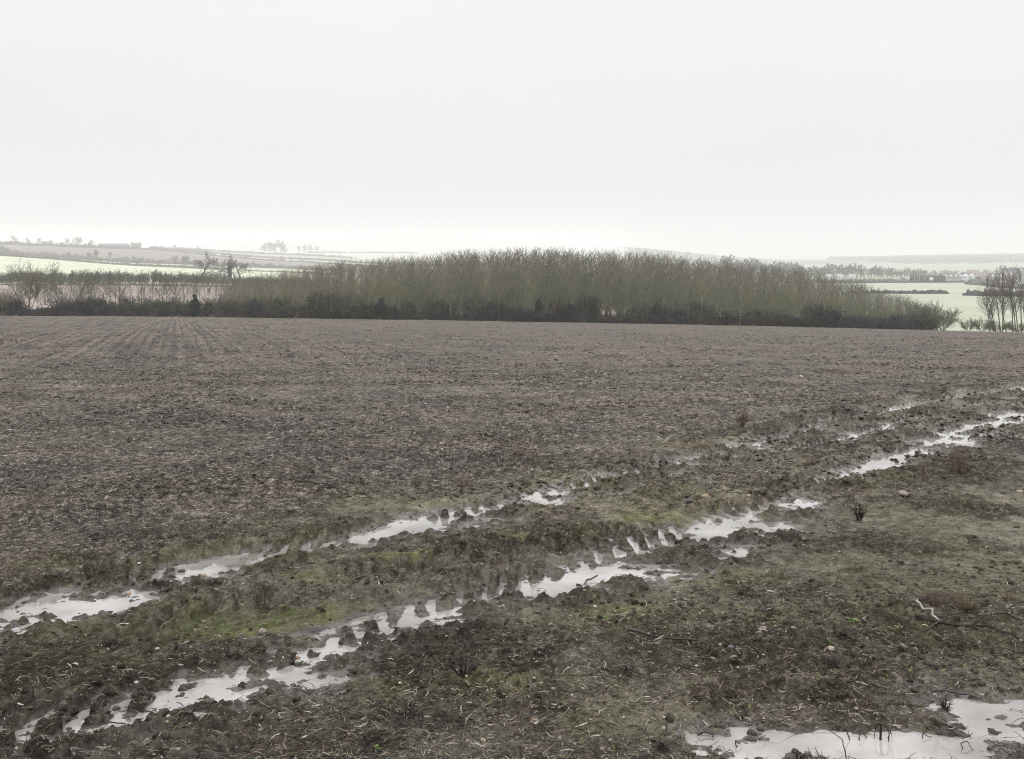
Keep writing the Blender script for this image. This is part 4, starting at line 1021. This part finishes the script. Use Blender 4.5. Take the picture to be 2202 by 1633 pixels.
m = (rng.random(len(Xs)) < np.clip(rg*.55*(1-.6*r[4])+.22*edge, 0, 1)*(1-.7*r[2])*(1-.5*np.clip(r[5]*2, 0, 1))) & (zg > zw-.01); Xs, Ys, zg = Xs[m], Ys[m], zg[m]; n = len(Xs)
s = .005+.024*rng.random(n)**3.4
o = lumps('mud_clods', Xs, Ys, zg+s*.05, s, M_soil, .62, .62, 1, np.stack([np.zeros(n), r[3][m]*.5, r[4][m], np.ones(n)], 1)); tag(o, 'small dark clods of mud scattered over the foreground', 'clods', kind='stuff'); print('clods', n)
Xs, Ys = scatter(120000, 11, 180, p=.9); zg, zw, r = ground_z(Xs, Ys)
m = (rng.random(len(Xs)) < np.clip(.35+1.2*fbm(Xs, Ys, 2.2, 570, 3), .05, 1)) & (zg > zw); Xs, Ys, zg = Xs[m], Ys[m], zg[m]; n = len(Xs)
s = (.012+.045*rng.random(n)**3)*np.clip(Ys/18, .7, 2.6)
o = lumps('field_clods', Xs, Ys, zg+s*.02, s, M_soil, .6, .5, 1, np.stack([np.zeros(n), np.zeros(n), r[4][m]*.6, np.ones(n)], 1))
tag(o, 'dark soil clods broken up over the stubble field', 'clods', kind='stuff')
M_peb = plain('pebbles', [(.12, .10, .085), (.24, .20, .16), (.40, .36, .31)], 3, .7)
Xs, Ys = scatter(2600, 3.8, 26, p=1.0); zg, zw, r = ground_z(Xs, Ys); m = zg > zw-.003; Xs, Ys, zg = Xs[m], Ys[m], zg[m]; n = len(Xs)
s = .003+.010*rng.random(n)**2.5
o = lumps('pebbles', Xs, Ys, zg+s*.4, s, M_peb, .12, .7); tag(o, 'small pale pebbles strewn over the mud', 'pebbles', kind='stuff')

# ------------------------------------------------------------------ single stones
SC = {'pink': [(.14, .11, .09), (.21, .165, .14), (.28, .225, .19)], 'orange': [(.20, .14, .09), (.28, .20, .13), (.36, .27, .19)], 'white': [(.28, .26, .23), (.42, .40, .36), (.55, .53, .49)],
      'tan': [(.20, .16, .12), (.30, .25, .19), (.38, .33, .26)], 'grey': [(.09, .09, .095), (.14, .14, .15), (.2, .2, .21)], 'dark': [(.03, .026, .022), (.05, .044, .036), (.08, .07, .055)]}
SM = {k: plain(k+' stone', v, 25, .6, .4, .3, .004) for k, v in SC.items()}
STONES = [(1640,1380,22,'pink','large pinkish stone in the right foreground, the biggest there'), (1942,1077,19,'pink','wedge shaped pinkish stone in the churned mud at the right'),
 (1147,1566,15,'orange','orange tan stone on bare mud in the lower middle'), (1156,1573,10,'tan','small tan pebble touching the orange tan stone in the lower middle'), (565,1367,19,'pink','flat pinkish stone left of the bright moss patch'),
 (390,1231,13,'dark','round dark brown stone at the edge of the left puddle'), (437,1241,12,'orange','orange stone right of the round dark one by the left puddle'), (277,1278,9,'orange','small orange stone in the shallow left puddle'),
 (299,1229,7,'white','small white stone beyond the left puddle'), (338,1411,10,'tan','yellowish stone between the two black stubs at lower left'), (293,1479,9,'white','small white stone amid dead grass at lower left'),
 (640,1416,9,'orange','small orange stone in the muddy puddle left of centre'), (760,1583,10,'tan','beige stone beside the rusty grass in the lower middle'), (1039,1600,12,'tan','brownish stone at the very bottom of the middle'),
 (1341,1556,11,'tan','tan stone lying in mud left of the big pool'), (1706,1369,14,'tan','flat brownish stone right of the largest pinkish stone'), (1786,1420,17,'tan','smooth oval tan stone above the rooty tuft at lower right'),
 (1571,1417,11,'grey','pale grey chipped stone at the end of the long dark branch'), (1498,1447,9,'white','small pale stone left of the pale grey chipped one'), (1997,1540,16,'grey','dark grey stone in the wet mud beside the black stub'),
 (1516,1080,16,'orange','orange stone in the churned mud between the ruts'), (1610,1078,11,'orange','small orange stone right of the other orange one between the ruts'), (1846,1109,12,'grey','grey stone beside the dark weed tuft at the right'),
 (1722,806,9,'white','white stone lying alone far out in the stubble'), (774,1343,9,'tan','left beige stone of a pair by the muddy puddle'), (784,1345,8,'tan','right beige stone of a pair by the muddy puddle'),
 (1279,1312,9,'white','pale pebble left of the vivid moss patch'), (2193,1063,12,'tan','tan stone at the right edge beyond the dark weed'), (1482,1103,17,'dark','dark round clod sitting on the moss between the ruts'),
 (1548,1415,7,'white','tiny white pebble left of the pale grey chipped stone'), (860,1487,9,'tan','small tan stone in the mossy mud of the lower middle')]
for i, (px, py, s, c, lab) in enumerate(STONES):
    x, y = at(px, py); z = gz(x, y); V, Q = blob(50+i, .22 if c != 'dark' else .4, 3)
    o = mesh_np('stone' if 'clod' not in lab else 'clod', V, Q, SM[c], True); rr = s/F*y*.5*1.05
    o.location = (x, y, z+rr*.3); o.scale = (rr*R.uniform(1.0, 1.25), rr*R.uniform(.8, 1), rr*R.uniform(.6, .8)); o.rotation_euler = (R.uniform(-.2, .2), R.uniform(-.2, .2), R.random()*6); tag(o, lab, 'clod' if 'clod' in lab else 'stone')

# ------------------------------------------------------------------ single plants, stubs and sticks
M_blk = plain('black stem', [(.010, .009, .008), (.026, .022, .018), (.055, .046, .038)], 30, .5, .4)
M_redw = plain('red brown weed', [(.06, .042, .032), (.12, .082, .062), (.19, .14, .105)], 20, .8)
M_pale = plain('weathered wood', [(.16, .14, .12), (.28, .25, .22), (.42, .39, .35)], 20, .7)
def spray(name, px, py, hpx, wpx, n, mat, lab, cat, rad=.004, br=2, lean=0, sub=.35, droop=0):
    x, y = at(px, py); z = gz(x, y); h = hpx/F*y; wd = wpx/F*y/2; segs = []
    for i in range(n):
        a = R.random()*6.28; q = R.random()**.7
        tip = np.array([math.cos(a)*wd*q+lean*h, math.sin(a)*wd*q, h*(.45+.55*R.random())*(1-.35*q)])
        p0 = np.array([math.cos(a)*wd*.1, math.sin(a)*wd*.1, -.01]); mid = p0*.4+tip*.55+np.array([0, 0, h*.08])+rng.normal(size=3)*h*.05
        pts = [p0, (p0+mid)/2+rng.normal(size=3)*h*.02, mid, tip+np.array([0, 0, -droop*h*q])]
        for k in range(3): segs.append((pts[k], pts[k+1], rad*(1-.25*k), rad*(1-.25*(k+1))))
        for b_ in range(br):
            f = .3+.6*R.random(); k = min(2, int(f*3)); o = pts[k]*(1-(f*3-k))+pts[k+1]*(f*3-k)
            d = nrm(rng.normal(size=3)*[1, 1, .5]+[0, 0, .8])*h*sub*R.uniform(.4, 1); segs.append((o, o+d, rad*.5, rad*.25))
    V, Q = segs_mesh(segs, 5); o = mesh_np(name, V, Q, mat, True); o.location = (x, y, z); return tag(o, lab, cat)
def at3(px, py): x, y = at(px, py); return x, y
spray('plant_stub', 995, 1476, 58, 95, 17, M_blk, 'fan of burnt looking black stubble stems in the lower middle', 'plant stub', .005, 2)
spray('plant_stub', 238, 1406, 40, 62, 6, M_blk, 'black branching stub left of centre under the left puddle', 'plant stub', .006, 2)
spray('plant_stub', 375, 1408, 34, 60, 5, M_blk, 'low black forked stub right of the branching one at left', 'plant stub', .005, 2)
spray('plant_stub', 190, 1412, 26, 30, 5, M_blk, 'small dark tuft of stems left of the black branching stub', 'plant stub', .003, 2)
spray('plant_stub', 2032, 1540, 42, 40, 12, M_blk, 'black upright stub standing in the wet mud at lower right', 'plant stub', .005, 1)
spray('dead_weed', 2066, 1028, 80, 62, 26, M_redw, 'tall reddish brown dead weed standing beyond the ruts at the right', 'weed', .0035, 5)
spray('dead_weed', 1990, 1040, 40, 50, 16, M_redw, 'low reddish dead weed just left of the tall one at the right', 'weed', .003, 4)
spray('dead_weed', 1597, 925, 46, 44, 20, M_redw, 'reddish dead weed in the stubble above the upper rut', 'weed', .006, 5)
spray('dead_weed', 1848, 1128, 46, 50, 26, M_dark, 'dark dead weed tuft beside the grey stone at the right', 'weed', .004, 3)
spray('dead_weed', 1570, 985, 34, 26, 6, M_blk, 'thin dark weed standing left of the upper rut', 'weed', .006, 2)
spray('dead_weed', 1712, 932, 24, 60, 16, M_redw, 'low reddish weed tuft at the near end of the deep ruts', 'weed', .004, 3)
spray('dead_weed', 1745, 1012, 30, 80, 26, M_redw, 'low reddish grass clump between the two deep ruts', 'weed', .003, 3)
spray('dead_weed', 1000, 1052, 34, 90, 26, M_redw, 'low reddish weed patch above the middle of the upper rut', 'weed', .003, 3)
spray('dead_weed', 1130, 980, 20, 110, 30, M_redw, 'spread of short reddish stalks in the stubble near the middle', 'weed', .0035, 2)
spray('dead_weed', 1290, 1060, 28, 60, 16, M_redw, 'short brown weed between the ruts near the middle', 'weed', .003, 3)
spray('dead_weed', 1015, 1425, 44, 10, 2, M_blk, 'single upright dark stalk with dry leaves above the black stubble fan', 'weed', .004, 5, sub=.15)
spray('dead_weed', 905, 1572, 60, 30, 4, M_blk, 'thin upright dark stalks left of centre at the bottom', 'weed', .0025, 2)
spray('dead_weed', 850, 1568, 36, 14, 2, M_blk, 'short pair of dark stalks left of the thin upright ones', 'weed', .003, 1)
spray('dead_weed', 995, 1575, 44, 12, 3, M_blk, 'upright dark twig right of the thin stalks at the bottom', 'weed', .003, 1)
spray('dead_weed', 2010, 1320, 62, 90, 34, M_redw, 'brown fan of dead grass above the pile of branches at the right', 'grass tuft', .0022, 1)
spray('grass_tuft', 2085, 1325, 55, 130, 90, M_redw, 'large tuft of dead grass growing out of the pile of branches', 'grass tuft', .0014, 0, lean=-.4)
spray('grass_tuft', 800, 1618, 34, 130, 90, M_rust, 'rusty tuft of dead grass at the bottom left of the middle', 'grass tuft', .0012, 0)
spray('grass_tuft', 2170, 1300, 34, 70, 50, M_redw, 'reddish dead grass tuft near the right edge', 'grass tuft', .0014, 0)
spray('grass_tuft', 1790, 1458, 30, 90, 60, M_blk, 'dark rooty tuft below the smooth oval stone', 'grass tuft', .0018, 1)
spray('grass_tuft', 1425, 1622, 34, 60, 60, M_blk, 'dark matted tuft at the bottom left of the big pool', 'grass tuft', .0018, 1, droop=.5)
spray('grass_tuft', 1350, 1470, 26, 70, 40, M_blk, 'low dark twiggy tuft in the mud right of centre', 'grass tuft', .002, 1, droop=.2)
for k, (px, py, w_, lab) in enumerate(((606, 1322, 16, 'left green seedling by the vivid moss patch at left'), (626, 1320, 18, 'right green seedling by the vivid moss patch at left'), (812, 1628, 30, 'pale green leafy seedling in the rusty tuft'),
      (1113, 1599, 12, 'tiny green seedling at the foot of the forked bramble'), (1835, 1352, 26, 'yellow green seedlings right of the large pink stone'), (1165, 1192, 14, 'small green seedling on the tread blocks'), (1300, 1345, 22, 'pale green seedling beside the vivid moss patch right of centre'))):
    x, y = at(px, py); z = gz(x, y); s_ = w_/F*y/2
    V = []; Q = []
    for j in range(9):
        a = j*2.4; L_ = s_*(.6+.5*R.random()); c, s2 = math.cos(a), math.sin(a); u = L_*.3; b_ = len(V); hz = s_*.5*R.random()
        V += [(0, 0, .002), (c*L_*.6-s2*u, s2*L_*.6+c*u, hz), (c*L_, s2*L_, hz*1.1), (c*L_*.6+s2*u, s2*L_*.6-c*u, hz)]; Q.append((b_, b_+1, b_+2, b_+3))
    o = mesh_np('seedling', np.array(V), np.array(Q), M_leaf, False, {'tone': ('FLOAT', np.full(len(V), .3+.6*R.random()))}); o.location = (x, y, z+.004); tag(o, lab, 'seedling')

def stick(name, pts, rad, mat, lab, cat='stick', twigs=()):
    """pts: (px, py of the ground below, height above ground in m)"""
    W = []
    for (px, py, hh) in pts:
        x, y = at(px, py); W.append(np.array([x, y, gz(x, y)+hh*(.7 if 'stand' in name else 1)]))
    segs = []; n = len(W)
    for i in range(n-1):
        m_ = (W[i]+W[i+1])/2+rng.normal(size=3)*rad*1.2
        r0, r1, r2 = rad*(1-.6*i/n), rad*(1-.6*(i+.5)/n), rad*(1-.6*(i+1)/n); segs += [(W[i], m_, r0, r1), (m_, W[i+1], r1, r2)]
    for (i, d, l) in twigs:
        segs.append((W[i], W[i]+np.array(d)*l, rad*.5, rad*.2))
    o_ = W[0].copy(); segs = [(a-o_, b-o_, c, d) for a, b, c, d in segs]
    V, Q = segs_mesh(segs, 6); o = mesh_np(name, V, Q, mat, True); o.location = o_; return tag(o, lab, cat)
stick('fallen_branch', [(1352, 1378, .012), (1400, 1392, .02), (1450, 1410, .015), (1500, 1418, .02), (1540, 1424, .01)], .008, M_blk, 'long dark fallen branch across the mud right of centre', 'branch', [(2, (.3, .2, .8), .10), (3, (-.2, .1, 1), .09), (1, (.6, -.5, .2), .08)])
stick('short_log', [(1150, 1438, .01), (1170, 1432, .015), (1192, 1420, .025)], .011, M_dark, 'short thick dark stick pointing right in the lower middle', 'stick')
stick('weathered_branch', [(1972, 1322, .05), (1985, 1338, .045), (2005, 1352, .03), (2030, 1362, .02)], .011, M_pale, 'pale weathered branch end sticking up left of the branch pile', 'branch', [(0, (-.8, .1, .4), .05)])
stick('fallen_branch', [(1968, 1352, .03), (2030, 1362, .035), (2090, 1366, .03), (2150, 1378, .02), (2195, 1392, .01)], .0105, M_dark, 'thick dark branch lying under the dead grass at the right', 'branch', [(1, (.5, .3, .7), .14), (2, (.6, -.2, .6), .12), (3, (.6, .4, .3), .12)])
stick('fallen_branch', [(1985, 1372, .01), (2050, 1352, .05), (2120, 1350, .03)], .006, M_blk, 'thinner dark branch crossing the thick one at the right', 'branch')
stick('fallen_branch', [(2130, 1338, .02), (2165, 1342, .02), (2200, 1350, .02)], .008, M_blk, 'black twig at the right edge above the thick branch', 'branch')
stick('stick', [(2095, 880, .0), (2075, 895, .0)], .012, M_pale, 'pale stick lying on the berm between the deep ruts')
stick('stick', [(1780, 892, .03), (1797, 882, .05)], .012, M_pale, 'pale straw stalk lying above the start of the upper deep rut')
stick('stick', [(1425, 960, .02), (1440, 948, .05)], .008, M_pale, 'pale stalk leaning in the stubble above the middle')
stick('stick', [(830, 1012, .01), (850, 1014, .02), (870, 1024, .01)], .008, M_pale, 'pale curved stalk lying on the brown stubble left of the middle')
stick('stick', [(635, 1044, .01), (680, 1052, .02), (720, 1062, .01)], .012, M_dark, 'dark stick lying on the stubble left of the middle, left of the pair')
stick('stick', [(690, 1052, .01), (715, 1056, .02), (745, 1064, .01)], .014, M_dark, 'dark stick lying on the stubble left of the middle, right of the pair')
stick('stick', [(175, 1107, .01), (220, 1105, .015), (260, 1106, .01)], .010, M_dark, 'long dark stick lying in the stubble at the left')
stick('stick', [(1820, 1500, .01), (1850, 1496, .02), (1895, 1504, .01)], .005, M_blk, 'thin dark stick in the wet mud above the big pool')
stick('stick', [(2000, 1495, .01), (2060, 1500, .02), (2110, 1512, .01)], .006, M_blk, 'long dark twig beside the black stub at lower right', 'stick', [(1, (.3, .6, .5), .08)])
stick('stick', [(1500, 1588, .01), (1515, 1584, .02), (1533, 1592, .01)], .006, M_blk, 'short dark stick on the mud left of the big pool')
stick('stick', [(205, 1555, .01), (235, 1562, .015), (270, 1568, .01)], .005, M_blk, 'dark stick lying in the muddy water at lower left')
stick('stick', [(1240, 1262, .01), (1262, 1255, .02), (1285, 1248, .03)], .009, M_blk, 'black stick at the edge of the bright rut water')
stick('stick', [(1180, 1140, .01), (1205, 1148, .03), (1232, 1155, .01)], .010, M_blk, 'dark broken stick on the bank between the ruts, upper of two')
stick('stick', [(1165, 1140, .02), (1195, 1150, .01), (1225, 1158, .01)], .008, M_blk, 'dark broken stick on the bank between the ruts, lower of two')
stick('stick', [(1640, 1100, .01), (1700, 1102, .01), (1745, 1098, .02)], .004, M_blk, 'thin dark stalk lying right of the bright rut water')
stick('stick', [(800, 1145, .01), (830, 1128, .02), (845, 1118, .03)], .006, M_blk, 'dark stick poking from the mud above the upper puddle')
stick('stick', [(330, 1345, .01), (352, 1352, .03), (372, 1362, .01)], .007, M_blk, 'dark stick on the churned mud left of the bright moss')
stick('stick', [(1200, 1475, .01), (1240, 1476, .02), (1290, 1470, .01)], .004, M_blk, 'thin stalk lying on mossy mud right of the black stubble fan')
# sticks standing in the big pool
stick('standing_twig', [(1828, 1597, -.01), (1820, 1594, .05), (1812, 1590, .11), (1796, 1580, .135)], .0034, M_blk, 'bent black twig standing in the pool, left of the reed', 'twig')
stick('standing_twig', [(1822, 1640, -.01), (1817, 1634, .05), (1812, 1626, .09), (1780, 1606, .10)], .0034, M_blk, 'bent black twig rising from the bottom edge of the pool', 'twig')
stick('standing_twig', [(1768, 1640, -.01), (1760, 1634, .02), (1752, 1628, .05)], .0034, M_blk, 'short black twig at the bottom edge left of the bent ones', 'twig')
stick('standing_twig', [(1912, 1600, -.01), (1915, 1598, .06), (1920, 1596, .13), (1916, 1595, .16)], .003, M_blk, 'thin upright black twig right of the reed in the pool', 'twig', [(2, (.5, .2, .6), .05), (2, (-.6, 0, .5), .04)])
stick('standing_twig', [(1848, 1598, -.01), (1850, 1594, .05), (1856, 1590, .09)], .003, M_blk, 'thin twig curving up between the bent twig and the reed', 'twig')
stick('standing_twig', [(1866, 1594, -.01), (1855, 1588, .05), (1838, 1580, .085)], .003, M_blk, 'thin twig leaning left just left of the reed', 'twig')
stick('standing_twig', [(1985, 1592, -.01), (1985, 1591, .03), (2005, 1594, .01)], .0032, M_blk, 'small black bent twig at the right of the pool', 'twig')
stick('standing_twig', [(1587, 1612, -.01), (1582, 1608, .04), (1592, 1610, .015)], .004, M_blk, 'small black twig standing at the left of the pool', 'twig')
stick('standing_twig', [(2072, 1618, -.01), (2066, 1614, .03), (2080, 1612, .04), (2094, 1620, 0)], .003, M_blk, 'fine zigzag twig at the lower right of the pool', 'twig')
x, y = at(1893, 1596); z = gz(x, y); root = empty('bent_reed', (x, y, z))
V, Q = segs_mesh([(np.array([0, 0, -.02]), np.array([.002, 0, .04]), .0062, .006), (np.array([.002, 0, .04]), np.array([.004, 0, .074]), .006, .0055)], 8); mesh_np('stem', V, Q, M_dark, True, parent=root)
for sgn, wd_, mm_ in ((1, .055, M_blk), (1, .042, M_dark), (-1, .030, M_rust)):
    P = [np.array([sgn*wd_*math.sin(t*1.5)+(.0), -.004*t, .072*math.cos(t*1.35)+.004]) for t in np.linspace(0, 1.15, 7)]
    V, Q = segs_mesh([(P[i], P[i+1], .0030-.0003*i, .0030-.0003*(i+1)) for i in range(6)], 5); mesh_np('leaf_blade', V, Q, mm_, True, parent=root)
tag(root, 'stout reed stub with leaf blades arching down into the pool', 'reed')
stick('bramble_twig', [(1108, 1596, 0), (1112, 1590, .05), (1122, 1582, .10)], .003, M_redw, 'forked reddish bramble twig standing in the lower middle', 'twig', [(1, (.5, .2, .9), .07), (1, (-.7, .1, .7), .07), (2, (-.3, 0, 1), .04)])
stick('bramble_twig', [(1108, 1594, 0), (1090, 1580, .02), (1075, 1565, .06), (1062, 1556, .03), (1005, 1552, .03)], .0028, M_redw, 'long arching reddish twig reaching left from the forked bramble', 'twig')
stick('feather', [(818, 1262, .0), (814, 1256, .02)], .004, M_white, 'small white feather standing on the churned tread marks', 'feather')

# hide unused prototypes of kinds never placed
for o in list(S.objects):
    if o.type == 'EMPTY' and 'label' not in o.keys() and o.parent is None:
        for ch in list(o.children): bpy.data.objects.remove(ch)
        bpy.data.objects.remove(o)

# ------------------------------------------------------------------ haze
m, t, b = new_mat('mist'); t.nodes.remove(b); pv = t.nodes.new('ShaderNodeVolumePrincipled')
pv.inputs['Color'].default_value = (.94, .934, .948, 1); pv.inputs['Density'].default_value = HAZE; pv.inputs['Anisotropy'].default_value = .0
t.links.new(pv.outputs[0], t.nodes['Material Output'].inputs['Volume'])
V, Q = boxm([(-11500, 11500, -60, 11800, -90, 100)])
o = mesh_np('haze', V, Q, m); tag(o, kind='stuff')
print('objects', len(S.objects))
